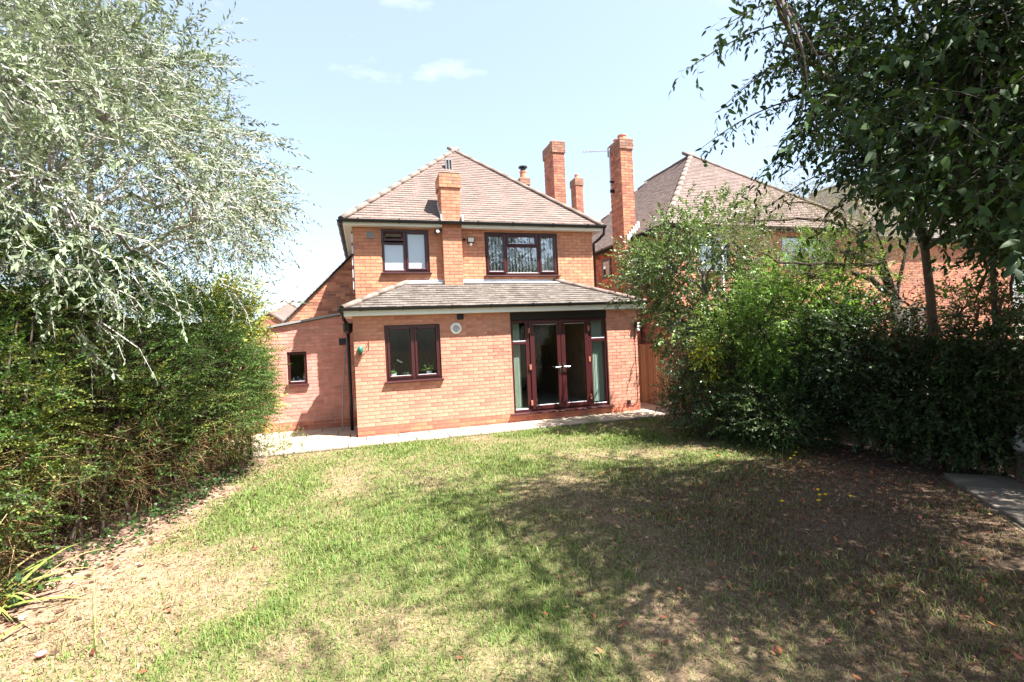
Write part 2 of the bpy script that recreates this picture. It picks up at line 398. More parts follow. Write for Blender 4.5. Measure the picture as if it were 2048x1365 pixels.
def hip_line(A, B, parent, name='hip_tile', step=0.44, skip=0.0, lift=0.0):
    A, B = Vector(A), Vector(B); d = (B - A); Ln = d.length; d.normalize()
    y = Vector((0, 0, 1)).cross(d).normalized(); z = d.cross(y).normalized()
    k = skip
    while k < Ln - 0.05:
        o = new_obj(name, HIP, parent); p = A + d * k + z * (lift - 0.012 + random.uniform(-0.004, 0.006))
        tl = 0.004 + random.uniform(-0.006, 0.006); dd = (d * math.cos(tl) - z * math.sin(tl)).normalized()
        zz = dd.cross(y).normalized()
        mt = Matrix((dd, y, zz)).transposed().to_4x4(); mt.translation = p - parent_loc(parent)
        o.matrix_local = mt; k += step
def gutter(name, A, B, parent, r=0.062, step=0.9, m='gutter'):
    """half-round gutter from A to B (level), open to the sky, with brackets and unions"""
    A, B = Vector(A), Vector(B); d = (B - A); Ln = d.length; d.normalize(); y = Vector((0, 0, 1)).cross(d).normalized(); Z = Vector((0, 0, 1))
    mb = MB(); n = 9; vs = []
    for P in (A, B):
        for rr in (r, r - 0.006):
            for k in range(n):
                a = math.pi * (1 + k / (n - 1)); vs.append(P + y * math.cos(a) * rr + Z * math.sin(a) * rr)
    fs = []
    for k in range(n - 1):
        fs += [(k, k + 1, 2 * n + k + 1, 2 * n + k), (n + k + 1, n + k, 3 * n + k, 3 * n + k + 1), (k, n + k, n + k + 1, k + 1), (2 * n + k, 2 * n + k + 1, 3 * n + k + 1, 3 * n + k)]
    fs += [(0, 2 * n, 3 * n, n), (n - 1, 2 * n - 1, 4 * n - 1, 3 * n - 1)]
    mb.add(vs, fs)
    for P in (A, B): mb.prism([P + y * math.cos(math.pi * (1 + k / 8)) * r + Z * math.sin(math.pi * (1 + k / 8)) * r for k in range(9)], d * 0.004)
    g = mb.build(name, M[m], parent)
    x = 0.35
    while x < Ln:
        b = MB(); P = A + d * x
        q = [P + y * math.cos(math.pi * (1 + k / 8)) * (r + 0.007) + Z * (math.sin(math.pi * (1 + k / 8)) * (r + 0.007) - 0.0) for k in range(9)]
        b.prism(q + [P + y * r * 1.1 + Z * 0.012, P - y * r * 1.1 + Z * 0.012], d * 0.03)
        b.build('bracket', M['black'], g); x += step * random.uniform(0.9, 1.1)
    return g

# ------------------------------------------------------------------ ground sheets
FENCE_X = 7.12
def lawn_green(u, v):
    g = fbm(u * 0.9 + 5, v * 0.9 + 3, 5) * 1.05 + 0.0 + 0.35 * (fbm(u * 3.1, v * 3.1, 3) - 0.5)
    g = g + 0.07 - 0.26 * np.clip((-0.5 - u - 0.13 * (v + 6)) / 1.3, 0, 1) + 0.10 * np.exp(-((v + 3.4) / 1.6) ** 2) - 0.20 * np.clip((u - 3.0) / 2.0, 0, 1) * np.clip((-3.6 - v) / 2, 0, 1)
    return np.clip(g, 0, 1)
def hedge_edge(v): return -1.32 + (v + 0.55) * 0.212         # foot of the hedge, x as a function of y
def bed_edge(v): return 5.75 + np.clip(-(v + 2.0), 0, 5) * 0.17  # front of the shrub border
def soil_mask(u, v):
    n = 0.25 * (fbm(u * 2.5, v * 2.5, 4) - 0.5)
    left = np.clip((hedge_edge(v) + 0.33 + 0.08 * np.clip(-(v + 2), 0, 4) - u + n * 2) / 0.35, 0, 1)
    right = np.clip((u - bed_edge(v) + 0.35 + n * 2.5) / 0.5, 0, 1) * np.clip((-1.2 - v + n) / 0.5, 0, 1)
    return left, right
gm = MB(); gm.quad((-150, -150, -0.05), (200, -150, -0.05), (200, 250, -0.05), (-150, 250, -0.05))
tag(gm.build('ground', M['earth']), kind='structure')
gx = np.arange(-7.0, 9.01, 0.075); gy = np.arange(-12.5, -0.78, 0.0747)
GX, GY = np.meshgrid(gx, gy)
def ground_z(u, v): return 0.05 * (fbm(u * 0.8, v * 0.8, 3) - 0.5) * np.clip((-1.0 - v) / 1.0, 0, 1) + 0.008 * (fbm(u * 3, v * 3, 2) - 0.5)
G = lawn_green(GX, GY); SL, SR = soil_mask(GX, GY)
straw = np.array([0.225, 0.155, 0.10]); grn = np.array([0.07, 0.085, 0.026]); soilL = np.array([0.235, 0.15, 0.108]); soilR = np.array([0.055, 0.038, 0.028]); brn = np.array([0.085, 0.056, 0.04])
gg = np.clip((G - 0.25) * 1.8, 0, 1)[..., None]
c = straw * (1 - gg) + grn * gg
rt = (np.clip((GX - 1.3 + 0.8 * (fbm(GX * 0.7, GY * 0.7, 3) - 0.5)) / 2.0, 0, 1) * np.clip((-3.9 - GY) / 1.3, 0, 1))[..., None]  # right lawn: brown litter tone, darkened further to deepen the tree shade
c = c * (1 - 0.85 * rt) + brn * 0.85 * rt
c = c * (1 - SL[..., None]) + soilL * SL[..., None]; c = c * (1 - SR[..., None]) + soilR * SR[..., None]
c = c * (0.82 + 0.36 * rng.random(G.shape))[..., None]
nx_, ny_ = len(gx), len(gy); I = np.arange(nx_ * ny_).reshape(ny_, nx_)
quads = np.stack([I[:-1, :-1], I[:-1, 1:], I[1:, 1:], I[1:, :-1]], -1).reshape(-1, 4)
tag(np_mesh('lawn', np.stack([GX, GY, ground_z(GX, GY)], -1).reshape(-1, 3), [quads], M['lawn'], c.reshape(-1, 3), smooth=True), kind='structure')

# patio of concrete slabs along the house
pat = MB()
pat.box(-2.6, 7.05, -0.83, -0.02, -0.06, 0.012); pat.box(-3.2, -0.02, -0.02, 1.56, -0.06, 0.012); pat.box(6.32, 7.05, -0.02, 4.2, -0.06, 0.012)
patio = tag(pat.build('patio', M['joint']), kind='structure')
def slabs(x0, x1, y0, y1, sx, sy, parent, z=0.012, off=0.0, pal=((0.52, 0.45, 0.37), (0.47, 0.41, 0.34), (0.55, 0.47, 0.40))):
    y = y0; k = 0
    while y < y1 - 0.1:
        x = x0 - (off if k % 2 else 0)
        while x < x1 - 0.02:
            a, b = max(x, x0) + 0.008, min(x + sx, x1) - 0.008; d = min(y + sy, y1)
            if b - a > 0.06:
                mb = MB(); t1, t2, t3 = [random.uniform(-0.003, 0.003) for _ in range(3)]
                mb.box(a, b, y + 0.008, d - 0.008, z - 0.01, z + 0.03, tuple(np.array(pick(pal)) * random.uniform(0.82, 1.05)))
                for i in (4, 5, 6, 7): mb.v[i] = (mb.v[i][0], mb.v[i][1], mb.v[i][2] + (t1, t2, t3, 0)[i - 4])
                mb.build('paving_slab', M['slab'], parent, bevel=0.006, seg=1)
            x += sx
        y += sy; k += 1
slabs(-2.6, 7.05, -0.83, -0.02, 0.61, 0.405, patio, off=0.3)
slabs(-3.2, -0.02, -0.02, 1.56, 0.61, 0.53, patio, off=0.25)
slabs(6.32, 7.05, -0.02, 4.2, 0.365, 0.6, patio)
# stepping slabs at the right edge of the lawn
path = MB()
pd = Vector((-0.644, -0.765, 0)); pn = Vector((0.765, -0.644, 0)); p0 = Vector((6.55, -6.02, 0))
path.prism([p0 + pn * -0.02 + Vector((0, 0, -0.05)), p0 + pn * 1.9 + Vector((0, 0, -0.05)), p0 + pn * 1.9 + pd * 3.6 + Vector((0, 0, -0.05)), p0 + pd * 3.6 - pn * 0.02 + Vector((0, 0, -0.05))], (0, 0, 0.055))
path_o = tag(path.build('garden_path', M['joint']), kind='structure')
for i in range(6):
    for j in range(3):
        if (i, j) == (0, 2): continue
        a = p0 + pd * (i * 0.6 + random.uniform(0, 0.03)) + pn * (j * 0.62 + random.uniform(0, 0.03))
        mb = MB(); q = [a, a + pn * 0.585, a + pn * 0.585 + pd * 0.57, a + pd * 0.57]
        mb.prism([v + Vector((0, 0, -0.02)) for v in q], (random.uniform(-0.004, 0.004), 0, 0.055 + random.uniform(-0.006, 0.006)), pick(((0.21, 0.185, 0.165), (0.18, 0.165, 0.145))))
        mb.build('paving_slab', M['slab'], path_o, bevel=0.008, seg=1)

# ------------------------------------------------------------------ the brick house
PAL_EXT = [(0.52, 0.24, 0.168), (0.53, 0.252, 0.176), (0.505, 0.226, 0.158), (0.52, 0.242, 0.17), (0.53, 0.258, 0.178), (0.45, 0.185, 0.133), (0.52, 0.237, 0.166), (0.51, 0.23, 0.161), (0.47, 0.203, 0.142)]
PAL_RED = [(0.52, 0.17, 0.10), (0.48, 0.16, 0.10), (0.54, 0.20, 0.12), (0.42, 0.13, 0.09)]
PAL_ANX = [(0.55, 0.245, 0.20), (0.57, 0.27, 0.22), (0.52, 0.22, 0.178), (0.56, 0.255, 0.205)]
PAL_UP = [(0.53, 0.23, 0.132), (0.52, 0.218, 0.127), (0.55, 0.25, 0.146), (0.50, 0.2, 0.118), (0.53, 0.22, 0.132), (0.44, 0.178, 0.113), (0.535, 0.238, 0.14)]
PAL_CHIM = [(0.50, 0.195, 0.12), (0.52, 0.21, 0.13), (0.47, 0.172, 0.106), (0.52, 0.222, 0.138)]
PAL_OLD = [(0.37, 0.155, 0.10), (0.32, 0.125, 0.085), (0.41, 0.185, 0.115), (0.27, 0.11, 0.08), (0.38, 0.15, 0.095)]
PAL_CAP = [(0.26, 0.13, 0.09), (0.30, 0.17, 0.12), (0.22, 0.12, 0.09)]
PAL_TILE = [(0.155, 0.113, 0.098), (0.161, 0.118, 0.102), (0.149, 0.108, 0.093), (0.155, 0.114, 0.098), (0.165, 0.121, 0.105)]
PAL_TILE2 = [(0.108, 0.091, 0.08), (0.117, 0.099, 0.087), (0.10, 0.084, 0.074), (0.124, 0.105, 0.091)]
PAL_TILE3 = [(0.148, 0.108, 0.094), (0.154, 0.113, 0.099), (0.142, 0.103, 0.09), (0.16, 0.118, 0.103)]
AX, OUT = (1, 0, 0), (0, -1, 0)
house = thing('brick_house', 'orange brick house with hipped tile roof and single storey rear extension', 'house')
brickwork = MB()
# extension, back wall
H_EXT = [(0.585, 1.695, 1.095, 2.215), (3.215, 5.515, 0.195, 2.5)]
wb = MB(); wall_mesh(wb, (0, 0, 0), AX, OUT, 0, 6.29, -0.1, 2.46, H_EXT, 0.26)
wall_ext = wb.build('wall', M['mortar'], house)
lst = brick_list(0, 6.29, 0.003, 2.405, [(h[0] - 0.004, h[1] + 0.004, h[2] - 0.004, h[3] + 0.004) for h in H_EXT] + [(0.78, 1.0, 0.03, 0.075)], PAL_EXT, pal_low=PAL_RED, low=0.22)
full = [q for q in lst if q[2]]; rest = [q for q in lst if not q[2]]
full.sort(key=lambda q: q[0][0][0]); rest += full[296:]; full = full[:296]
protos = []
for pal, key in ((PAL_EXT, 'hi'), (PAL_RED, 'lo')):
    for i in range(14):
        mb = MB(); emit_brick(mb, [(0, 0), (0.214, 0), (0.214, 0.064), (0, 0.064)], pick(pal), (0, 0, 0), AX, OUT)
        protos.append((key, mb.mesh('brick', M['brick'])))
for poly, col, _ in full:
    k = 'lo' if poly[0][1] < 0.22 else 'hi'
    o = new_obj('brick', random.choice([m for kk, m in protos if kk == k]), wall_ext); o.location = (poly[0][0], 0, poly[0][1])
for poly, col, _ in rest: emit_brick(brickwork, poly, col, (0, 0, 0), AX, OUT)
# extension, side walls
wb = MB(); wall_mesh(wb, (0, 0, 0), (0, 1, 0), (-1, 0, 0), 0.262, 1.598, -0.1, 2.46, [], 0.26)
wall_mesh(wb, (6.29, 0, 0), (0, 1, 0), (1, 0, 0), 0.262, 4.2, -0.1, 2.62, [], 0.26)
wb.build('wall', M['mortar_red'], house)
for poly, col, _ in brick_list(0.005, 1.595, 0.003, 2.405, [], PAL_EXT, phase=0.11): emit_brick(brickwork, poly, col, (0, 0, 0), (0, 1, 0), (-1, 0, 0))
for poly, col, _ in brick_list(0.005, 4.2, 0.003, 2.405, [], PAL_EXT, phase=0.11): emit_brick(brickwork, poly, col, (6.29, 0, 0), (0, 1, 0), (1, 0, 0))
# upper storey
Y1 = 0.803
H_UP = [(0.64, 1.655, 3.395, 4.335), (2.93, 4.72, 3.325, 4.32)]
wb = MB(); wall_mesh(wb, (0, Y1, 0), AX, OUT, 0.06, 5.65, 2.3, 4.45, H_UP, 0.26)
wb.build('wall', M['mortar_dark'], house)
wb = MB(); wb.box(0.06, 0.3, Y1 + 0.262, 8.2, -0.1, 4.45); wb.box(5.41, 5.65, Y1 + 0.262, 8.2, -0.1, 4.45); wb.box(0.302, 5.408, 7.95, 8.2, -0.1, 4.45)
wb.build('wall', M['mortar_dark'], house)
for poly, col, _ in brick_list(0.06, 5.65, 2.70, 4.37, [(h[0] - 0.004, h[1] + 0.004, h[2] - 0.004, h[3] + 0.004) for h in H_UP] + [(1.95, 2.37, 2.6, 4.6)], PAL_UP, flemish=False): emit_brick(brickwork, poly, col, (0, Y1, 0), AX, OUT)
for poly, col, _ in brick_list(0.81, 8.2, 0.003, 4.37, [], PAL_UP): emit_brick(brickwork, poly, col, (5.65, 0, 0), (0, 1, 0), (1, 0, 0))
# annex wall beside the extension, under a lean-to roof
H_AN = [(-1.445, -1.045, 1.055, 1.765)]
wb = MB(); wall_mesh(wb, (0, 1.6, 0), AX, OUT, -3.6, -0.004, -0.1, 1.99, H_AN, 0.25)
wb.prism([(-3.6, 1.6, 1.992), (-0.004, 1.6, 1.992), (-0.004, 1.6, 2.59), (-3.6, 1.6, 1.993)], (0, 0.25, 0))
wb.build('wall', M['mortar_red'], house)
for poly, col, _ in brick_list(-3.6, -0.012, 0.003, 2.62, [(h[0] - 0.004, h[1] + 0.004, h[2] - 0.004, h[3] + 0.004) for h in H_AN], PAL_ANX, planes=[(-0.168, 1, 2.585)], phase=0.05, pal_low=PAL_RED, low=0.22): emit_brick(brickwork, poly, col, (0, 1.6, 0), AX, OUT)
rf = MB(); rf.prism([(-3.7, 1.53, 1.985), (-0.03, 1.53, 2.60), (-0.03, 1.53, 2.645), (-3.7, 1.53, 2.03)], (0, 1.97, 0))
rf.build('lean_to_roof', M['grey'], house)
# gable of the side wing behind it
wb = MB(); wb.prism([(-2.6, 3.5, -0.1), (0.055, 3.5, -0.1), (0.055, 3.5, 4.3), (-2.6, 3.5, 1.65)], (0, 0.25, 0)); wb.build('wall', M['mortar_dark'], house)
for poly, col, _ in brick_list(-2.6, 0.055, 1.9, 4.35, [], PAL_OLD + PAL_UP, planes=[(-1.012, 1, 4.235)]): emit_brick(brickwork, poly, col, (0, 3.5, 0), AX, OUT)
vg = MB()
for i in range(34):
    a = -2.7 + i * 0.08; zb = 4.29 + 1.012 * a
    vg.prism([(a, 3.42, zb), (a + 0.095, 3.42, zb + 0.09), (a + 0.095, 3.42, zb + 0.115), (a, 3.42, zb + 0.04)], (0, 3.0, 0), pick(PAL_TILE2))
vg.build('verge_tiles', M['tile'], house)['kind'] = 'stuff'
bo = brickwork.build('brickwork', M['brick'], house); bo['kind'] = 'stuff'

# main roof
EX0, EX1, EY0, EZ = -0.13, 5.84, 0.625, 4.485
HS = (EX1 - EX0) / 2; RISE = 2.80; AP = (EX0 + HS, EY0 + HS, EZ + RISE); AP2 = (EX0 + HS, 8.4 - HS, EZ + RISE)
rb = MB()
e = [(EX0, EY0, EZ), (EX1, EY0, EZ), (EX1, 8.4, EZ), (EX0, 8.4, EZ)]
dz = Vector((0, 0, -0.02)); A_ = Vector(AP) + dz; B_ = Vector(AP2) + dz
rb.add([Vector(q) + dz for q in e] + [A_, B_], [(0, 1, 4), (1, 2, 5, 4), (2, 3, 5), (3, 0, 4, 5)], PAL_TILE[0])
roof = rb.build('roof', M['tile'], house)
sl = math.hypot(HS, RISE)
tb = MB(); tiled(tb, (EX0, EY0 - 0.03, EZ - 0.03), (1, 0, 0), (0, HS, RISE), [(0, 0), (2 * HS, 0), (HS, sl)], PAL_TILE, gauge=0.108)
tb.build('roof_tiles', M['tile'], roof)['kind'] = 'stuff'
hip_line((EX0 - 0.03, EY0 - 0.03, EZ), AP, roof); hip_line((EX1 + 0.03, EY0 - 0.03, EZ), AP, roof); hip_line(AP, AP2, roof, 'ridge_tile')
# extension roof
RX0, RX1, RY0, RZ, RT = -0.16, 6.45, -0.145, 2.575, 3.17
rb = MB()
rb.add([(RX0, RY0, RZ - 0.02), (RX1, RY0, RZ - 0.02), (4.73, Y1 - 0.01, RT - 0.02), (1.1, Y1 - 0.01, RT - 0.02), (RX0, Y1 - 0.01, RZ - 0.02), (RX1, 4.3, RZ - 0.02), (5.66, 4.3, 2.83), (5.66, Y1 - 0.01, 2.83)],
       [(0, 1, 2, 3), (0, 3, 4), (1, 5, 6, 7, 2)], PAL_TILE2[0])
xroof = rb.build('roof', M['tile_old'], house)
up = Vector((0, Y1 - RY0, RT - RZ)); ul = up.length
tb = MB(); tiled(tb, (RX0, RY0 - 0.02, RZ - 0.012), (1, 0, 0), up, [(0, 0), (RX1 - RX0, 0), (4.73 - RX0, ul + 0.02), (1.1 - RX0, ul + 0.02)], PAL_TILE2, gauge=0.1, th=0.013)
tb.build('roof_tiles', M['tile_old'], xroof)['kind'] = 'stuff'
hip_line((RX0 - 0.03, RY0 - 0.03, RZ), (1.1, Y1 - 0.02, RT), xroof); hip_line((RX1 + 0.02, RY0 - 0.02, RZ), (4.73, Y1 - 0.02, RT), xroof)
fl = MB()
fx = 1.06
while fx < 4.75:
    L_ = random.uniform(0.7, 1.1); b = min(fx + L_, 4.8); z = random.uniform(-0.008, 0.008)
    fl.add([(fx, Y1 - 0.012, RT + 0.05 + z), (b + 0.05, Y1 - 0.012, RT + 0.05 + z), (b + 0.05, Y1 - 0.022, RT + 0.0), (fx, Y1 - 0.022, RT + 0.0), (b + 0.05, Y1 - 0.11, RT - 0.035 + z), (fx, Y1 - 0.11, RT - 0.035 + z)], [(0, 1, 2, 3), (3, 2, 4, 5)])
    fx = b
    if b >= 4.8: break
fl.build('lead_flashing', M['lead'], house)
# fascias, soffits, gutters
fb = MB(); fb.box(RX0 + 0.02, RX1 - 0.01, -0.135, -0.113, 2.415, 2.552); fb.box(RX0, RX0 + 0.018, -0.135, Y1 - 0.02, 2.415, 2.552); fb.box(RX1 - 0.009, RX1 + 0.01, -0.135, 4.2, 2.415, 2.552)
fb.build('fascia', M['white'], house, bevel=0.004)
fb = MB(); fb.box(RX0 + 0.021, RX1 - 0.011, -0.112, -0.012, 2.41, 2.425); fb.box(RX0 + 0.021, -0.012, -0.011, Y1 - 0.02, 2.41, 2.425); fb.box(6.31, RX1 - 0.011, -0.011, 4.2, 2.41, 2.425)
fb.build('soffit', M['soffit'], house)
fb = MB()
fb.box(EX0 + 0.02, 1.94, EY0 + 0.012, EY0 + 0.032, 4.372, 4.462); fb.box(2.38, EX1 - 0.01, EY0 + 0.012, EY0 + 0.032, 4.372, 4.462)
fb.box(EX0, EX0 + 0.019, EY0 + 0.012, 8.3, 4.372, 4.462); fb.box(EX1 - 0.009, EX1 + 0.01, EY0 + 0.012, 8.3, 4.372, 4.462)
fb.build('fascia', M['white'], house, bevel=0.004)
fb = MB(); fb.box(EX0 + 0.021, 1.94, EY0 + 0.033, Y1 - 0.012, 4.368, 4.384); fb.box(2.38, EX1 - 0.011, EY0 + 0.033, Y1 - 0.012, 4.368, 4.384)
fb.box(EX0 + 0.021, 0.05, Y1 - 0.011, 8.2, 4.368, 4.384); fb.box(5.66, EX1 - 0.011, Y1 - 0.011, 8.2, 4.368, 4.384)
fb.build('soffit', M['soffit'], house)
gutter('gutter', (RX0 - 0.06, -0.195, 2.565), (RX1 + 0.06, -0.195, 2.575), house)
gutter('gutter', (RX0 - 0.06, -0.14, 2.562), (RX0 - 0.06, Y1 - 0.05, 2.562), house)
gutter('gutter', (EX0 - 0.06, EY0 - 0.05, 4.475), (EX1 + 0.07, EY0 - 0.05, 4.485), house)
gutter('gutter', (EX0 - 0.06, EY0 + 0.01, 4.472), (EX0 - 0.06, 8.3, 4.472), house)
# downpipe with hopper at the inside corner, and on the right corner of the upper storey
dp = MB(); dp.tube([(-0.2, 0.62, 2.52), (-0.2, 0.68, 2.4), (-0.13, 0.9, 2.3)], 0.036, 10); dp.tube([(-0.13, 0.9, 2.12), (-0.13, 0.9, 0.02)], 0.036, 10)
dpo = dp.build('downpipe', M['black'], house, smooth=True)
hp = MB(); hp.lathe([(0.05, 0), (0.095, 0.06), (0.1, 0.2), (0.108, 0.2), (0.108, 0.22), (0.09, 0.22)], 14, (-0.13, 0.9, 2.1)); hp.build('hopper', M['black'], dpo)
dp = MB(); dp.tube([(EX1 + 0.06, 0.62, 4.44), (EX1 + 0.06, 0.66, 4.30), (EX1 - 0.04, 0.76, 4.18), (5.71, 0.86, 4.10), (5.71, 0.86, 2.8)], 0.034, 10)
dp.build('downpipe', M['black'], house, smooth=True)
pf = MB()
for i in range(17):
    z = 2.95 + i * 0.085
    pf.box(0.02, 0.055, Y1 + 0.02, Y1 + 0.05, z, z + (0.085 if i % 3 else 0.05), (0.62, 0.6, 0.62) if (i * 7) % 3 else (0.14, 0.08, 0.09))
pf.build('corner_strip', M['attr'], house)

# chimneys: shaft > bricks
def chimney(parent, x0, x1, y0, y1, z0, z1, pal, faces, cap=0.3, pots=(), name='chimney', mort='mortar_dark', cap_pal=PAL_CAP):
    zc = z1 - cap
    sh = MB(); sh.box(x0, x1, y0, y1, z0, zc); o = sh.build(name, M[mort], parent)
    ov = 0.028
    sh2 = MB(); sh2.box(x0 - ov, x1 + ov, y0 - ov, y1 + ov, zc, z1); sh2.box(x0 - 0.01, x1 + 0.01, y0 - 0.01, y1 + 0.01, z1, z1 + 0.03)
    sh2.build('cap', M[mort], o)
    bk = MB()
    for nm, O, ax, out, w_ in (('f', (x0, y0, 0), (1, 0, 0), (0, -1, 0), x1 - x0), ('l', (x0, y1, 0), (0, -1, 0), (-1, 0, 0), y1 - y0), ('r', (x1, y0, 0), (0, 1, 0), (1, 0, 0), y1 - y0), ('b', (x1, y1, 0), (-1, 0, 0), (0, 1, 0), x1 - x0)):
        if nm not in faces: continue
        for poly, col, _ in brick_list(0.001, w_, z0, zc, [], pal, phase=0.1 if nm in 'lr' else 0): emit_brick(bk, poly, col, O, ax, out)
        O2 = Vector(O) - Vector(ax) * ov + Vector(out) * ov
        for poly, col, _ in brick_list(0.001, w_ + 2 * ov, zc + 0.003, z1, [], cap_pal, phase=0.05): emit_brick(bk, poly, col, O2, ax, out)
    bk.build('bricks', M['brick'], o)['kind'] = 'stuff'
    for (px, py, r, h, mt) in pots:
        pb = MB(); pb.lathe([(r * 1.08, 0), (r, 0.03), (r * 0.92, h * 0.8), (r * 1.06, h * 0.84), (r * 1.06, h), (r * 0.8, h), (r * 0.78, h * 0.7)], 14, (px, py, z1 + 0.028)); pb.build('chimney_pot', M[mt], o, smooth=False)
    return o
c1 = chimney(house, 1.95, 2.37, 0.672, 1.16, 2.95, 5.56, PAL_CHIM, 'flr', cap=0.3, cap_pal=[(0.56, 0.25, 0.15), (0.48, 0.19, 0.11), (0.30, 0.17, 0.12)], pots=())
fm = MB(); fm.add([(1.93, 0.65, 5.585), (2.39, 0.65, 5.585), (2.39, 1.18, 5.585), (1.93, 1.18, 5.585), (2.16, 0.91, 5.66)], [(0, 1, 4), (1, 2, 4), (2, 3, 4), (3, 0, 4)]); fm.build('flaunching', M['hip'], c1)
fm = MB(); fm.box(1.915, 1.94, 0.60, 0.64, 4.50, 4.64); fm.box(2.385, 2.42, 0.60, 0.65, 4.50, 4.64)
for i in range(5): fm.box(1.925, 1.945, 0.66 + i * 0.1, 0.77 + i * 0.1, 4.53 + i * 0.094, 4.66 + i * 0.094); fm.box(2.375, 2.395, 0.66 + i * 0.1, 0.77 + i * 0.1, 4.53 + i * 0.094, 4.66 + i * 0.094)
fm.build('lead_flashing', M['lead'], c1)
chimney(house, 5.84, 6.21, 3.5, 4.24, 0.0, 7.72, PAL_OLD, 'fl', cap=0.32, pots=((6.02, 3.95, 0.09, 0.16, 'alu'),))
chimney(house, 5.62, 5.95, 6.0, 6.4, 0.0, 7.45, PAL_OLD, 'fl', cap=0.22, pots=((5.80, 6.2, 0.12, 0.28, 'terracotta'),))
ck = MB(); ck.lathe([(0.09, 0), (0.09, 0.1), (0.16, 0.12), (0.16, 0.16), (0.05, 0.2)], 14, (5.80, 6.2, 7.76)); ck.build('chimney_cowl', M['black'], house)
rv = MB(); rv.box(2.43, 2.45, 2.62, 2.72, 6.35, 6.66); rv.box(2.51, 2.53, 2.62, 2.72, 6.35, 6.66); rv.box(2.585, 2.605, 2.62, 2.72, 6.35, 6.66); rv.box(2.43, 2.605, 2.64, 2.75, 6.63, 6.67); rv.box(2.44, 2.6, 2.70, 2.72, 6.33, 6.65)
rv.build('roof_vent', M['grey'], house)

# windows
def make_window(parent, u0, u1, w0, w1, y, mull=(), trans=(), sashes=(), panes=(), pane_mat='glass', sill=True, fw=0.052, name='window', open_top=None):
    y0, y1 = y + 0.022, y + 0.092
    win = thing(name, None, None); win.parent = parent
    f = MB(); f.box(u0, u0 + fw, y0, y1, w0, w1); f.box(u1 - fw, u1, y0, y1, w0, w1); f.box(u0 + fw, u1 - fw, y0, y1, w1 - fw, w1); f.box(u0 + fw, u1 - fw, y0, y1, w0, w0 + fw)
    for m in mull: f.box(m[0] - 0.03, m[0] + 0.03, y0 + 0.002, y1 - 0.002, m[1], m[2])
    for t in trans: f.box(t[0], t[1], y0 + 0.004, y1 - 0.004, t[2] - 0.03, t[2] + 0.03)
    f.build('frame', M['rosewood'], win, bevel=0.008)
    for s in sashes:
        b = MB(); q = 0.05; a0, a1, b0, b1 = s; ya, yb = y + 0.006, y + 0.07
        b.box(a0, a0 + q, ya, yb, b0, b1); b.box(a1 - q, a1, ya, yb, b0, b1); b.box(a0 + q, a1 - q, ya, yb, b1 - q, b1); b.box(a0 + q, a1 - q, ya, yb, b0, b0 + q)
        b.build('sash', M['rosewood'], win, bevel=0.012)
    for p in panes:
        a0, a1, b0, b1 = p
        g = MB(); g.box(a0, a1, y + 0.045, y + 0.051, b0, b1); g.build('pane', M[pane_mat], win)
        bd = MB(); t = 0.009
        bd.box(a0, a1, y + 0.032, y + 0.042, b0, b0 + t)
        bd.build('bead', M['white'] if pane_mat != 'x' else M['rosewood'], win)
    if sill:
        s = MB(); s.prism([(u0 - 0.04, y - 0.075, w0 - 0.045), (u0 - 0.04, y + 0.10, w0 - 0.045), (u0 - 0.04, y + 0.10, w0 - 0.003), (u0 - 0.04, y + 0.0, w0 - 0.003), (u0 - 0.04, y - 0.075, w0 - 0.022)], (u1 - u0 + 0.08, 0, 0))
        s.build('sill', M['rosewood_h'], win, bevel=0.004)
    return win
# kitchen window
make_window(house, 0.59, 1.69, 1.10, 2.21, 0, mull=[(1.155, 1.15, 2.16)], sashes=[(0.628, 1.138, 1.14, 2.17), (1.172, 1.652, 1.14, 2.17)],
            panes=[(0.675, 1.091, 1.187, 2.123), (1.219, 1.605, 1.187, 2.123)])
# bathroom window, small fanlight ajar
bw = make_window(house, 0.645, 1.65, 3.40, 4.33, Y1, mull=[(1.125, 3.45, 4.28)], trans=[(0.69, 1.10, 4.03)], sashes=[(1.15, 1.612, 3.44, 4.29)],
                 panes=[(0.695, 1.097, 3.45, 4.0), (1.197, 1.565, 3.487, 4.243)], pane_mat='frosted')
s = MB(); q = 0.05; hL, hz = 0.24, 4.29
def rot(p, ang=R(22)):     # hinge along the top edge
    y, z = p[1], p[2] - hz
    return (p[0], Y1 + 0.0 + y * math.cos(ang) + z * math.sin(ang), hz - y * math.sin(ang) * -1 * 0 + z * math.cos(ang))
for (a0, a1, b0, b1) in ((0.682, 0.732, -hL, 0), (1.058, 1.108, -hL, 0), (0.732, 1.058, -q, 0), (0.732, 1.058, -hL, -hL + q)):
    n0 = len(s.v); s.box(a0, a1, 0, 0.05, hz + b0, hz + b1)
    for i in range(n0, len(s.v)): s.v[i] = rot(s.v[i])
s.build('sash', M['rosewood'], bw, bevel=0.008)
s = MB(); s.box(0.732, 1.058, 0.02, 0.026, hz - hL + q, hz - q)
for i in range(len(s.v)): s.v[i] = rot(s.v[i])
s.build('pane', M['glass_up'], bw)
# bedroom window
make_window(house, 2.935, 4.715, 3.33, 4.315, Y1, mull=[(3.44, 3.38, 4.27), (4.235, 3.38, 4.27)], trans=[(3.47, 4.205, 4.01)],
            sashes=[(2.972, 3.42, 3.37, 4.275), (4.258, 4.678, 3.37, 4.275), (3.462, 4.214, 4.015, 4.275)],
            panes=[(3.02, 3.372, 3.418, 4.227), (4.306, 4.63, 3.418, 4.227), (3.512, 4.164, 4.065, 4.225), (3.47, 4.205, 3.38, 3.98)], pane_mat='glass_up')
# annex window
make_window(house, -1.44, -1.05, 1.06, 1.76, 1.6, sashes=(), panes=[(-1.39, -1.10, 1.11, 1.70)])
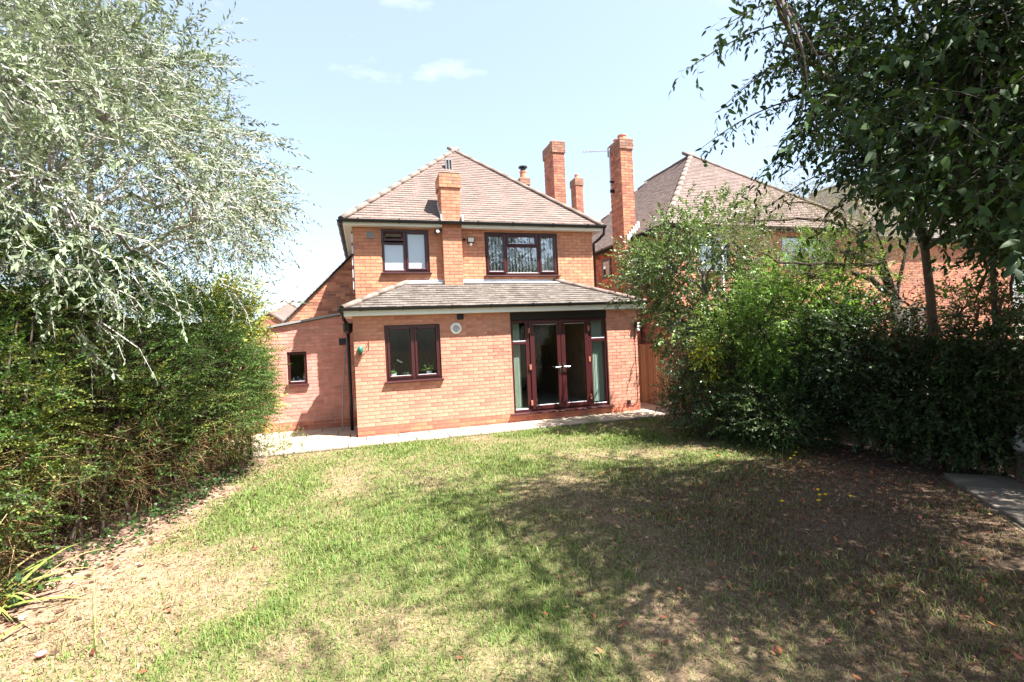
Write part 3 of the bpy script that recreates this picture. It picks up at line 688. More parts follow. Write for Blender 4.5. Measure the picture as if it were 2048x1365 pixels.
# french doors
dr = thing('french_door', None, None); dr.parent = house; dr['label'] = 'glazed rosewood french doors with side lights and dark head board'
f = MB(); ya, yb = 0.03, 0.10; D0, D1, DB, DT = 3.22, 5.51, 0.235, 2.235
f.box(D0, D0 + 0.05, ya, yb, DB, DT); f.box(D1 - 0.055, D1, ya, yb, DB, DT); f.box(D0 + 0.05, D1 - 0.055, ya, yb, DT - 0.065, DT); f.box(D0 + 0.05, D1 - 0.055, ya, yb, DB, DB + 0.05)
for a in (3.60, 5.09): f.box(a - 0.045, a + 0.045, ya + 0.002, yb, DB + 0.05, DT - 0.065)
f.box(D0 + 0.05, 3.555, ya + 0.004, yb, 1.70, 1.765); f.box(5.135, D1 - 0.055, ya + 0.004, yb, 1.70, 1.765)
f.build('frame', M['rosewood'], dr, bevel=0.008)
for (a0, a1) in ((3.65, 4.365), (4.375, 5.04)):
    d = MB(); q = 0.105; b0, b1 = DB + 0.03, DT - 0.045; y2, y3 = 0.008, 0.074
    d.box(a0, a0 + q, y2, y3, b0, b1); d.box(a1 - q + 0.02, a1, y2, y3, b0, b1); d.box(a0 + q, a1 - q + 0.02, y2, y3, b1 - 0.06, b1); d.box(a0 + q, a1 - q + 0.02, y2, y3, b0, b0 + 0.09)
    lf = d.build('door_leaf', M['rosewood'], dr, bevel=0.012)
    g = MB(); g.box(a0 + q, a1 - q + 0.02, 0.045, 0.052, b0 + 0.09, b1 - 0.06); g.build('pane', M['glass'], dr)
    g = MB(); g.box(a0 + q, a1 - q + 0.02, 0.03, 0.04, b0 + 0.09, b0 + 0.1); g.box(a0 + q, a1 - q + 0.02, 0.03, 0.04, b1 - 0.068, b1 - 0.06); g.build('bead', M['white'], dr)
for (a0, a1, b0, b1) in ((3.27, 3.555, 1.775, 2.165), (3.27, 3.555, 0.29, 1.695), (5.135, 5.455, 1.775, 2.165), (5.135, 5.455, 0.29, 1.695)):
    g = MB(); g.box(a0, a1, 0.06, 0.066, b0, b1); g.build('pane', M['glass'], dr)
    g = MB(); g.box(a0, a1, 0.034, 0.05, b0, b0 + 0.012); g.build('bead', M['white'], dr)
g = MB(); g.box(D0 - 0.005, D1 + 0.005, 0.012, 0.12, DT + 0.003, 2.41); g.build('head_board', M['blackboard'], dr)
s = MB(); s.prism([(D0 - 0.09, -0.07, 0.185), (D0 - 0.09, 0.12, 0.185), (D0 - 0.09, 0.12, 0.234), (D0 - 0.09, 0.02, 0.234), (D0 - 0.09, -0.07, 0.212)], (D1 - D0 + 0.18, 0, 0)); s.build('sill', M['rosewood_h'], dr, bevel=0.004)
for (xh, sg) in ((4.322, -1), (4.412, 1)):
    hnd = MB(); hnd.box(xh - 0.016, xh + 0.016, -0.002, 0.009, 1.03, 1.25); hnd.tube([(xh, 0.0, 1.17), (xh, -0.05, 1.17), (xh + sg * 0.13, -0.055, 1.168)], 0.011, 8); hnd.build('handle', M['steel'], dr, smooth=False)
for (xh, zs) in ((3.635, (0.42, 1.2, 2.0)), (5.055, (0.45, 1.3, 2.0))):
    for z in zs:
        hg = MB(); hg.box(xh - 0.022, xh + 0.022, -0.006, 0.03, z - 0.055, z + 0.055); hg.build('hinge', M['brass'], dr, bevel=0.004)
# rooms behind the glass
def room(x0, x1, y0, y1, z0, z1, wm, fm_):
    r = MB(); r.quad((x0, y1, z0), (x1, y1, z0), (x1, y1, z1), (x0, y1, z1)); r.quad((x0, y0, z0), (x0, y1, z0), (x0, y1, z1), (x0, y0, z1)); r.quad((x1, y1, z0), (x1, y0, z0), (x1, y0, z1), (x1, y1, z1)); r.quad((x0, y0, z1), (x0, y1, z1), (x1, y1, z1), (x1, y0, z1))
    o = r.build('room_walls', M[wm], house); q_ = MB(); q_.quad((x0, y0, z0), (x1, y0, z0), (x1, y1, z0), (x0, y1, z0)); q_.build('room_floor', M[fm_], house); return o
room(0.28, 2.9, 0.262, 3.2, 0.2, 2.40, 'dim_wall', 'darkwood')
room(3.0, 6.0, 0.262, 4.6, 0.24, 2.40, 'dim_wall', 'carpet')
room(2.5, 5.3, 1.066, 4.0, 2.65, 4.36, 'plaster', 'carpet')
room(0.31, 2.4, 1.066, 2.6, 2.65, 4.36, 'plaster', 'carpet')
room(-2.2, -0.3, 1.852, 3.3, 0.1, 2.0, 'darkwall', 'darkwood')
ks = MB(); ks.box(0.592, 1.688, 0.10, 0.42, 1.12, 1.155); ks.build('window_board', M['white'], house)
kc = MB(); kc.box(0.5, 1.0, 2.9, 3.19, 1.5, 2.2); kc.box(1.25, 1.32, 2.6, 2.66, 0.2, 2.2); kc.box(1.75, 2.5, 2.7, 3.19, 0.2, 1.9); kc.build('kitchen_units', M['darkwood'], house)
ki = MB(); ki.box(-1.6, -0.9, 1.852, 2.02, 1.0, 1.05); ki.build('window_board', M['white'], house)

# fittings on the wall (parts of the house)
vn = MB(); vn.lathe([(0.115, 0), (0.115, 0.02), (0.1, 0.035), (0.075, 0.035), (0.072, 0.012), (0.001, 0.012)], 28, (2.03, -0.004, 2.105), 'Y'); vno = vn.build('round_vent', M['white'], house, smooth=False)
vm = MB()
for i in range(5): vm.box(2.03 - 0.06 + i * 0.026, 2.03 - 0.06 + i * 0.026 + 0.007, -0.034, -0.026, 2.045, 2.165); vm.box(1.97, 2.09, -0.037, -0.033, 2.05 + i * 0.026, 2.05 + i * 0.026 + 0.007)
vm.build('grille', M['white'], vno); vm = MB(); vm.lathe([(0.07, 0), (0.07, 0.004)], 20, (2.03, -0.014, 2.105), 'Y'); vm.build('vent_opening', M['black'], vno)
bv = MB(); bv.box(2.06, 2.20, -0.035, 0, 2.285, 2.405); bv.build('outlet_box', M['blackboard'], house, bevel=0.006)
def louvre(x, y, z, w_, h_, name='air_vent', m='grey'):
    a = MB(); a.box(x - w_ / 2, x + w_ / 2, y - 0.012, y, z - h_ / 2, z + h_ / 2)
    o = a.build(name, M[m], house)
    for i in range(3): b = MB(); zz = z - h_ / 2 + h_ * (i + 0.3) / 3; b.prism([(x - w_ * 0.42, y - 0.03, zz), (x - w_ * 0.42, y - 0.012, zz + h_ * 0.2), (x - w_ * 0.42, y - 0.012, zz)], (w_ * 0.84, 0, 0)); b.build('slat', M['black'] if m == 'blackboard' else M['grey'], o)
louvre(0.41, Y1, 4.2, 0.15, 0.15); louvre(-0.28, 1.6, 1.95, 0.15, 0.15, m='blackboard')
ab = MB(); ab.box(0.785, 0.995, -0.008, 0.0, 0.033, 0.072, (0.40, 0.13, 0.09))
for i in range(9): ab.box(0.797 + i * 0.022, 0.81 + i * 0.022, -0.011, -0.007, 0.04, 0.065, (0.05, 0.02, 0.015))
ab.build('air_brick', M['attr'], house)
sk = MB(); sk.box(5.96, 6.03, -0.045, 0, 0.215, 0.30); sko = sk.build('outdoor_socket', M['black'], house, bevel=0.006)
cb = MB(); cb.tube([(6.0, -0.02, 0.22), (6.06, -0.015, 0.18), (6.2, -0.012, 0.2), (6.235, -0.012, 0.35), (6.225, -0.012, 1.3), (6.22, -0.012, 2.05)], 0.006, 6); cb.build('cable', M['black'], sko)
sb = MB(); sb.box(-0.05, -0.008, 0.35, 0.43, 0.56, 0.76); sb.build('meter_box', M['grey'], house, bevel=0.006)
hk = MB(); hk.tube([(0.276, -0.01, 1.93), (0.276, -0.012, 1.75)], 0.008, 6); hk.tube([(0.276, -0.012, 1.90), (0.276, -0.16, 1.93), (0.276, -0.17, 1.95)], 0.006, 6); hk.tube([(0.276, -0.012, 1.76), (0.276, -0.12, 1.92)], 0.005, 6)
tag(hk.build('basket_bracket', M['brass']), 'small rusty hanging basket bracket beside the kitchen window', 'bracket')

# lamps and camera: things of their own
def floodlight(name, label, p, s=1.0, yaw=0):
    t = thing(name, label, 'floodlight', p)
    a = MB(); a.prism([(-0.075 * s, -0.07 * s, -0.055 * s), (0.075 * s, -0.07 * s, -0.055 * s), (0.085 * s, -0.09 * s, 0.065 * s), (-0.085 * s, -0.09 * s, 0.065 * s)], (0, 0.05 * s, 0.0)); a.build('housing', M['black'], t, bevel=0.004)
    a = MB(); a.prism([(-0.06 * s, -0.0725 * s, -0.042 * s), (0.06 * s, -0.0725 * s, -0.042 * s), (0.07 * s, -0.0885 * s, 0.052 * s), (-0.07 * s, -0.0885 * s, 0.052 * s)], (0, -0.004 * s, 0.0)); a.build('lamp_glass', M['soffit'], t)
    a = MB(); a.tube([(0, 0, 0), (0, -0.04 * s, 0)], 0.022 * s, 8); a.box(-0.03 * s, 0.03 * s, -0.01, 0, -0.05 * s, 0.05 * s); a.build('bracket', M['black'], t)
    a = MB(); a.lathe([(0.01 * s, -0.045 * s), (0.03 * s, -0.03 * s), (0.034 * s, 0), (0.02 * s, 0.02 * s)], 12, (0, -0.06 * s, -0.085 * s)); a.build('sensor', M['white'], t)
    t.rotation_euler = (0, 0, yaw); return t
floodlight('floodlight', 'small black floodlight with sensor between the two upstairs windows', (2.595, Y1, 4.11))
floodlight('floodlight', 'black floodlight at the corner beside the french doors', (6.26, 0.0, 2.03), 1.1, R(30))
t = thing('security_camera', 'black dome camera on a bracket beside the chimney breast', 'camera', (1.94, 0.74, 4.33))
a = MB(); a.tube([(0, 0, 0.0), (-0.03, -0.1, -0.02), (-0.11, -0.12, -0.06)], 0.026, 10); a.build('arm', M['black'], t)
a = MB(); a.lathe([(0.02, 0.05), (0.055, 0.035), (0.062, 0), (0.05, -0.02), (0.03, -0.045), (0.005, -0.055)], 16, (-0.12, -0.12, -0.08)); a.build('dome', M['black'], t, smooth=True)
a = MB(); a.lathe([(0.034, 0), (0.036, 0.02), (0.02, 0.032), (0.002, 0.036)], 14, (-0.115, -0.165, -0.085), 'Y'); a.build('lens', M['pot'], t, smooth=True)
a = MB(); a.lathe([(0.03, 0), (0.032, 0.02), (0.022, 0.045), (0.003, 0.055)], 12, (2.45, Y1 - 0.006, 4.13), 'Y'); tag(a.build('alarm_sensor', M['black'], smooth=True), 'round black sensor knob next to the upstairs floodlight', 'sensor')
t = thing('wall_box', 'dark green plastic box on the brick beside the drainpipe', 'wall box', (0.115, 0, 1.75))
a = MB(); a.lathe([(0.068, 0), (0.072, 0.04), (0.066, 0.085), (0.045, 0.11), (0.002, 0.118)], 18, (0, 0, 0), 'Y')
a.v = [(x * 0.78, y, z * 1.12) for x, y, z in a.v]; a.build('casing', M['green_box'], t, smooth=True)
a = MB(); a.box(-0.035, 0.035, -0.10, 0, -0.088, -0.07); a.build('base', M['black'], t)
# leaning pole
a = MB(); a.tube([(-0.33, 0.9, 0.03), (-0.30, 1.1, 0.8), (-0.21, 1.45, 1.78)], 0.013, 8); tag(a.build('wooden_pole', M['grey'], smooth=True), 'thin grey pole leaning in the shaded corner by the drainpipe', 'pole')

# things seen through the windows
def slatset(name, label, x0, x1, n, y, z0, z1, col, ang, mt='blind_green', grp=None):
    t = thing(name, label, 'blind', ((x0 + x1) / 2, y, z0), grp)
    for i in range(n):
        x = x0 + (x1 - x0) * (i + 0.5) / n - (x0 + x1) / 2; a = ang + random.uniform(-0.12, 0.12); hw = 0.044
        dx, dy = math.cos(a) * hw, math.sin(a) * hw; cc = tuple(np.array(col) * random.uniform(0.93, 1.05))
        mb = MB(); mb.prism([(x - dx, -dy, 0), (x + dx, dy, 0), (x + dx, dy, z1 - z0), (x - dx, -dy, z1 - z0)], (0.001, 0.003, 0), cc); mb.build('slat', M[mt], t)
    rl = MB(); rl.box(-(x1 - x0) / 2 - 0.03, (x1 - x0) / 2 + 0.03, -0.02, 0.02, z1 - z0, z1 - z0 + 0.035, (0.7, 0.7, 0.68)); rl.build('rail', M['attr'], t)
slatset('vertical_blind', 'pale green vertical blind stacked at the left of the french doors', 3.28, 3.45, 7, 0.17, 0.32, 2.2, (0.68, 0.74, 0.60), 0.75)
slatset('vertical_blind', 'pale green vertical blind stacked at the right of the french doors', 5.16, 5.45, 8, 0.17, 0.32, 2.2, (0.68, 0.74, 0.64), 0.5)
slatset('vertical_blind', 'white vertical blind behind the upstairs bedroom window', 2.98, 4.68, 21, Y1 + 0.135, 3.40, 4.27, (0.92, 0.92, 0.91), 0.72)
t = thing('football', 'white football with black patches on the floor inside the french doors', 'football', (3.98, 0.95, 0.25))
a = MB()
bm_v, bm_f = [], []
import bmesh
bm = bmesh.new(); bmesh.ops.create_icosphere(bm, subdivisions=4, radius=0.11)
ph = (1 + 5 ** 0.5) / 2
ico = [Vector(q).normalized() for q in [(-1, ph, 0), (1, ph, 0), (-1, -ph, 0), (1, -ph, 0), (0, -1, ph), (0, 1, ph), (0, -1, -ph), (0, 1, -ph), (ph, 0, -1), (ph, 0, 1), (-ph, 0, -1), (-ph, 0, 1)]]
me = bpy.data.meshes.new('ball'); bm.to_mesh(me); bm.free(); me.materials.append(M['pot']); me.materials.append(M['black'])
for p in me.polygons:
    if max(Vector(p.center).normalized().dot(q) for q in ico) > 0.945: p.material_index = 1
    p.use_smooth = True
o = new_obj('ball', me, t); o.location = (0, 0, 0.11); o.rotation_euler = (0.5, 0.3, 0.2)
def leafy(name, label, p, potr, poth, leaves, col, size, spread, flower=None, stem=0.0, cat='pot plant'):
    t = thing(name, label, cat, p)
    b = MB(); b.lathe([(potr * 0.75, 0), (potr, poth), (potr * 0.9, poth), (potr * 0.85, poth * 0.8)], 16); b.build('pot', M['pot'], t, smooth=False)
    V, F = MB(), None
    for i in range(leaves):
        a = random.uniform(0, 6.28); el = random.uniform(0.2, 1.2); d = Vector((math.cos(a) * math.cos(el), math.sin(a) * math.cos(el), math.sin(el)))
        st = Vector((0, 0, poth * 0.9)); mid = st + d * spread * random.uniform(0.4, 1); sd_ = d.cross(Vector((0, 0, 1))).normalized() * size * 0.35
        tip = mid + d * size * 0.6 + Vector((0, 0, -size * 0.25)); b0 = mid - d * size * 0.4
        V.add([b0, mid + sd_, tip, mid - sd_], [(0, 1, 2), (0, 2, 3)], tuple(np.array(col) * random.uniform(0.6, 1.4))); V.tube([st, b0], 0.002, 4, (0.1, 0.16, 0.04))
    V.build('leaves', M['leaf'], t)
    if flower:
        V = MB(); V.tube([(0, 0, poth), (0.01, 0, poth + stem * 0.6), (0.10, 0, poth + stem)], 0.003, 5, (0.2, 0.28, 0.1))
        for i in range(5):
            c_ = Vector((0.08 + 0.02 * i, 0.01 * (i % 2), poth + stem + 0.01 - 0.012 * i)); V.lathe([(0.002, -0.02), (0.022, 0), (0.002, 0.012)], 7, c_, col=flower)
        V.build('flower_stem', M['petal'], t)
    return t
leafy('orchid', 'white orchid in a square white pot on the kitchen windowsill', (0.75, 0.215, 1.157), 0.055, 0.08, 7, (0.10, 0.24, 0.05), 0.15, 0.06, (0.75, 0.75, 0.7), 0.26)
leafy('leafy_pot_plant', 'yellow green leafy plant in a white pot on the kitchen windowsill', (1.47, 0.22, 1.157), 0.06, 0.09, 46, (0.22, 0.33, 0.06), 0.07, 0.17)
leafy('succulent', 'pale grey green rosette plant between the two kitchen pot plants', (0.99, 0.22, 1.157), 0.05, 0.03, 40, (0.42, 0.46, 0.38), 0.07, 0.06)
for x, h, col, lab, r in ((-1.37, 0.13, (0.5, 0.56, 0.6), 'clear grey bottle at the left of the small annex window', 0.03), (-1.28, 0.15, (0.08, 0.16, 0.55), 'blue bottle on the small annex windowsill', 0.03), (-1.225, 0.10, (0.75, 0.78, 0.7), 'short white tub next to the blue bottle in the annex window', 0.035), (-1.14, 0.22, (0.45, 0.5, 0.55), 'tall pale bottle at the right of the small annex window', 0.032)):
    t = thing('toiletry_bottle', lab, 'bottle', (x, 1.93, 1.052), 'bottles in the annex window')
    b = MB(); b.lathe([(r, 0), (r, h * 0.72), (r * 0.45, h * 0.84), (r * 0.45, h * 0.9)], 12, col=col); b.build('bottle_body', M['attr'], t)
    b = MB(); b.lathe([(r * 0.55, h * 0.9), (r * 0.55, h)], 10); b.build('lid', M['pot'], t)

# ------------------------------------------------------------------ neighbouring houses
def on_y(px, py, y):
    p1 = at(px, py, 1.0) - np.array([CX, CY, CAMH]); t = (y - CY) / p1[1]; return np.array([CX, CY, CAMH]) + p1 * t
def hip_house(label, x0, x1, y0, y1, ez, rise, pal, tpal, holes, left=True, front=True, wins=(), base=0.0, hipz=0.0, mort='mortar_dark'):
    h = thing('brick_house', label, 'house')
    wb = MB(); wall_mesh(wb, (0, y0, 0), AX, OUT, x0, x1, -0.1, ez - 0.02, holes, 0.25)
    wb.build('wall', M[mort], h)
    wb = MB(); wb.box(x0, x0 + 0.25, y0 + 0.252, y1, -0.1, ez - 0.02); wb.box(x1 - 0.25, x1, y0 + 0.252, y1, -0.1, ez - 0.02); wb.box(x0 + 0.252, x1 - 0.252, y1 - 0.25, y1, -0.1, ez - 0.02); wb.build('wall', M[mort], h)
    bk = MB()
    if front:
        for poly, col, _ in brick_list(x0, x1, base, ez - 0.05, [(q[0] - 0.004, q[1] + 0.004, q[2] - 0.004, q[3] + 0.004) for q in holes], pal): emit_brick(bk, poly, col, (0, y0, 0), AX, OUT)
    if left:
        for poly, col, _ in brick_list(-y1, -y0, base, ez - 0.05, [], pal): emit_brick(bk, poly, col, (x0, 0, 0), (0, -1, 0), (-1, 0, 0))
    bk.build('brickwork', M['brick'], h)['kind'] = 'stuff'
    o_ = 0.2; X0, X1, Y0, Y1_ = x0 - o_, x1 + o_, y0 - o_, y1 + o_; hs = (X1 - X0) / 2
    A = Vector((X0 + hs, Y0 + hs, ez + rise)); B = Vector((X0 + hs, max(Y1_ - hs, Y0 + hs + 0.1), ez + rise))
    rb = MB(); rb.add([(X0, Y0, ez - 0.02), (X1, Y0, ez - 0.02), (X1, Y1_, ez - 0.02), (X0, Y1_, ez - 0.02), A - Vector((0, 0, 0.02)), B - Vector((0, 0, 0.02))], [(0, 1, 4), (1, 2, 5, 4), (2, 3, 5), (3, 0, 4, 5)], tpal[0])
    roof_ = rb.build('roof', M['tile'], h); sl_ = math.hypot(hs, rise); tb = MB()
    tiled(tb, (X0, Y0, ez), (1, 0, 0), (0, hs, rise), [(0, 0), (2 * hs, 0), (hs, sl_)], tpal, gauge=0.108)
    tiled(tb, (X0, Y0, ez), (0, 1, 0), (hs, 0, rise), [(0, 0), (Y1_ - Y0, 0), (B.y - Y0, sl_), (hs, sl_)], tpal, gauge=0.108)
    tb.build('roof_tiles', M['tile'], roof_)['kind'] = 'stuff'
    hip_line((X0, Y0, ez + 0.02), A, roof_); hip_line((X1, Y0, ez + 0.02), A, roof_); hip_line((X0, Y1_, ez + 0.02), B, roof_); hip_line(A, B, roof_, 'ridge_tile')
    fb = MB(); fb.box(X0 + 0.03, X1 - 0.03, Y0 + 0.03, Y0 + 0.05, ez - 0.12, ez - 0.03); fb.box(X0 + 0.03, X0 + 0.05, Y0 + 0.06, Y1_, ez - 0.12, ez - 0.03); fb.build('fascia', M['darkwood'], h)
    gutter('gutter', (X0 - 0.05, Y0 - 0.03, ez - 0.01), (X1 + 0.05, Y0 - 0.03, ez - 0.01), h)
    gutter('gutter', (X0 - 0.05, Y0 + 0.03, ez - 0.012), (X0 - 0.05, Y1_, ez - 0.012), h)
    for (a0, a1, b0, b1, ms) in wins:
        n = len(ms) + 1; xs = [a0 + 0.05] + list(ms) + [a1 - 0.05]
        make_window(h, a0, a1, b0, b1, y0, mull=[(m_, b0 + 0.05, b1 - 0.05) for m_ in ms], panes=[(xs[i] + 0.02, xs[i + 1] - 0.02, b0 + 0.05, b1 - 0.05) for i in range(n)], pane_mat='glass_up')
        r = MB(); r.quad((a0 - 0.3, y0 + 1.5, b0 - 0.5), (a1 + 0.3, y0 + 1.5, b0 - 0.5), (a1 + 0.3, y0 + 1.5, b1 + 0.3), (a0 - 0.3, y0 + 1.5, b1 + 0.3)); r.quad((a0 - 0.3, y0 + 0.255, b0 - 0.5), (a1 + 0.3, y0 + 0.255, b0 - 0.5), (a1 + 0.3, y0 + 1.5, b0 - 0.5), (a0 - 0.3, y0 + 1.5, b0 - 0.5)); r.build('room_walls', M['darkwall'], h)
    return h, roof_
wl = on_y(1562, 462, 0.3); wr = on_y(1668, 534, 0.3)
NW = (float(wl[0]), float(wr[0]), float(wr[2]), 4.28)
NW2 = (8.3, 9.3, 3.3, 4.28); NW3 = (8.6, 11.6, 0.9, 2.1)
nb, nroof = hip_house('red brick neighbouring house with tall chimney on its side wall, behind the holly', 7.5, 14.1, 0.3, 9.2, 4.47, 3.2, PAL_OLD + PAL_UP[3:5], PAL_TILE3, [NW, NW2, NW3],
                      wins=[(*NW, ((NW[0] + NW[1]) / 2 - 0.1, NW[1] - 0.5)), (*NW2, (8.8,)), (*NW3, (9.6, 10.6))])
nc = chimney(nb, 7.0, 7.36, 1.58, 2.2, 0.0, 7.1, PAL_OLD + [(0.50, 0.2, 0.11)], 'fl', cap=0.26, pots=((7.18, 2.05, 0.1, 0.14, 'terracotta'), (7.2, 1.80, 0.12, 0.16, 'terracotta')))
fm = MB()
for i in range(6): fm.box(7.08 + i * 0.062, 7.16 + i * 0.062, 1.545, 1.57, 4.36 + i * 0.07, 4.52 + i * 0.07)
fm.build('lead_flashing', M['lead'], nc)
chimney(nb, 9.12, 9.46, 9.0, 9.5, 4.2, 8.65, PAL_OLD, 'fl', cap=0.3, pots=((9.3, 9.25, 0.09, 0.2, 'terracotta'),))
sw = MB(); sw.box(7.47, 7.495, 3.25, 3.8, 3.62, 4.2); swo = sw.build('side_window', M['darkwood'], nb); g = MB(); g.box(7.462, 7.468, 3.33, 3.72, 3.7, 4.12); g.build('pane', M['glass_up'], swo)
h3, _ = hip_house('brick house with dark tiled roof beyond the fence, seen under the overhanging branches', 15.6, 22.0, 1.2, 9.0, 4.5, 3.0, PAL_OLD, PAL_TILE2, [(16.6, 17.8, 1.2, 2.3)], left=False, wins=[(16.6, 17.8, 1.2, 2.3, (17.2,))], base=0.0)
gb = MB(); gb.prism([(14.3, 0.6, 0), (15.58, 0.6, 0), (15.58, 0.6, 3.7), (14.3, 0.6, 2.6)], (0, 3.0, 0)); gb.build('wall', M['mortar_dark'], h3)
bk = MB()
for poly, col, _ in brick_list(14.3, 15.58, 0.0, 3.7, [], PAL_OLD, planes=[(-0.86, 1, 2.58 - 0.86 * 14.3)]): emit_brick(bk, poly, col, (0, 0.6, 0), AX, OUT)
bk.build('brickwork', M['brick'], h3)['kind'] = 'stuff'
# far roofs to the left of the annex
far_p = at(583, 607, 30)
fh, _ = hip_house('distant brick house with pinkish hipped roof beyond the annex', far_p[0] - 3.6, far_p[0] + 3.4, far_p[1] - 3.6, far_p[1] + 3.6, far_p[2] - 2.6, 2.6, PAL_OLD, PAL_TILE, [], left=False)
p2 = at(548, 640, 24)
gb = thing('brick_outbuilding', 'small brick gable with tiled roof beyond the lean-to', 'outbuilding')
b = MB(); b.prism([(p2[0] - 2.2, p2[1], -0.05), (p2[0] + 1.6, p2[1], -0.05), (p2[0] + 1.6, p2[1], p2[2] - 1.0), (p2[0] - 0.2, p2[1], p2[2] + 0.3), (p2[0] - 2.2, p2[1], p2[2] - 1.2)], (0, 3, 0)); b.build('wall', M['mortar_dark'], gb)
bk = MB(); x_, z_ = p2[0] - 0.2, p2[2] + 0.3
for poly, col, _ in brick_list(p2[0] - 2.2, p2[0] + 1.6, 1.2, z_, [], PAL_OLD, planes=[(0.72, 1, z_ + 0.72 * x_), (-0.75, 1, z_ - 0.75 * x_)]): emit_brick(bk, poly, col, (0, p2[1], 0), AX, OUT)
bk.build('brickwork', M['brick'], gb)['kind'] = 'stuff'
b = MB(); b.prism([(x_, p2[1] - 0.1, z_ + 0.02), (x_ + 2.1, p2[1] - 0.1, z_ + 0.02 - 1.512), (x_ + 2.1, p2[1] - 0.1, z_ + 0.12 - 1.512), (x_, p2[1] - 0.1, z_ + 0.12), (x_ - 2.3, p2[1] - 0.1, z_ + 0.12 - 1.725), (x_ - 2.3, p2[1] - 0.1, z_ + 0.02 - 1.725)], (0, 3.3, 0), PAL_TILE3[0]); b.build('roof', M['tile'], gb)

# aerials
def aerial(label, p, mast, boom_dir, L_, n=9):
    t = thing('tv_aerial', label, 'aerial', p)
    a = MB(); a.tube([(0, 0, 0), (0, 0, mast)], 0.018, 6); a.build('mast', M['alu'], t)
    d = Vector(boom_dir).normalized(); s_ = d.cross(Vector((0, 0, 1))).normalized()
    a = MB(); a.tube([Vector((0, 0, mast - 0.06)) - d * 0.15, Vector((0, 0, mast - 0.06)) + d * L_], 0.012, 6); a.build('boom', M['alu'], t)
    for i in range(n):
        c_ = Vector((0, 0, mast - 0.06)) + d * (L_ * (i + 1) / n); a = MB(); a.tube([c_ - s_ * 0.11, c_ + s_ * 0.11], 0.006, 5); a.build('element', M['alu'], t)
    a = MB(); c_ = Vector((0, 0, mast - 0.06)) - d * 0.1; a.tube([c_ + Vector((0, 0, 0.2)) - s_ * 0.1, c_ + Vector((0, 0, -0.2)) - s_ * 0.1], 0.007, 5); a.tube([c_ + Vector((0, 0, 0.2)) + s_ * 0.1, c_ + Vector((0, 0, -0.2)) + s_ * 0.1], 0.007, 5); a.build('reflector', M['alu'], t)
    a = MB(); a.box(-0.02, 0.12, -0.03, 0.03, 0.02, 0.10); a.box(-0.02, 0.12, -0.03, 0.03, 0.3, 0.34); a.build('bracket', M['black'], t)
aerial('television aerial on a mast strapped to the neighbour\'s tall chimney', (6.90, 2.0, 5.75), 1.25, (-1, 0.15, -0.06), 0.75)
aerial('small television aerial just behind the right slope of the main roof', (5.3, 7.0, 6.4), 1.62, (-1, 0.1, -0.05), 0.5, 6)

# ------------------------------------------------------------------ boundary fence (vertical boards), lean-to store
fence = thing('board_fence', 'tall fence of vertical brown boards along the garden boundary by the french doors', 'fence', (FENCE_X, 1.5, 0))
fp = [(0.32, 0.215, 0.135), (0.29, 0.19, 0.12), (0.35, 0.24, 0.15), (0.25, 0.165, 0.105)]
y = 1.5; bmeshes = []
for i in range(10):
    mb = MB(); hh = 1.53 + random.uniform(-0.012, 0.012); mb.prism([(0, -0.062, 0.03), (-0.016, -0.062, 0.03), (-0.006, 0.062, 0.03), (0.004, 0.062, 0.03)], (0, 0, hh), pick(fp)); bmeshes.append(mb.mesh('board', M['fence']))
k = 0
while y > -8.6:
    o = new_obj('board', bmeshes[random.randrange(10)], fence); o.location = (random.uniform(-0.004, 0.004), y - 1.5, random.uniform(-0.012, 0.012)); y -= 0.112; k += 1
    if y < -4.9 and random.random() < 0.16: y -= 0.06
for z in (0.35, 1.25): mb = MB(); mb.box(0.006, 0.06, -10.1, 0.05, z, z + 0.08, (0.30, 0.18, 0.1)); mb.build('rail', M['fence'], fence)
for i in range(6): mb = MB(); mb.box(0.062, 0.15, -0.1 - i * 1.9, 0.0 - i * 1.9, -0.05, 1.5, (0.3, 0.2, 0.12)); mb.build('post', M['fence'], fence)
st = thing('timber_store', 'small pale timber store with grey felt roof beyond the board fence', 'shed', (8.0, -0.2, 0))
for i in range(9): mb = MB(); mb.box(-0.62 + i * 0.14, -0.62 + i * 0.14 + 0.132, -0.32, -0.30, 0.02, 1.75 + random.uniform(-0.003, 0.003), pick([(0.62, 0.42, 0.22), (0.58, 0.38, 0.2), (0.66, 0.46, 0.25)])); mb.build('board', M['fence'], st)
mb = MB(); mb.box(-0.62, 0.66, -0.335, -0.3, 1.76, 1.86, (0.62, 0.42, 0.2)); mb.box(-0.64, -0.60, -0.30, 0.45, 0, 1.76, (0.5, 0.35, 0.2)); mb.build('frame', M['fence'], st)
mb = MB(); mb.box(-0.75, 0.75, -0.42, 0.48, 1.95, 2.06); mb.build('roof', M['grey'], st, bevel=0.01)
mb = MB(); mb.box(-0.74, -0.65, -0.4, -0.33, 0, 1.94); mb.build('post', M['white'], st)
a = MB(); a.tube([(8.95, 0.2, 0), (8.95, 0.2, 4.3)], 0.035, 8); a.build('downpipe', M['white'], nb)

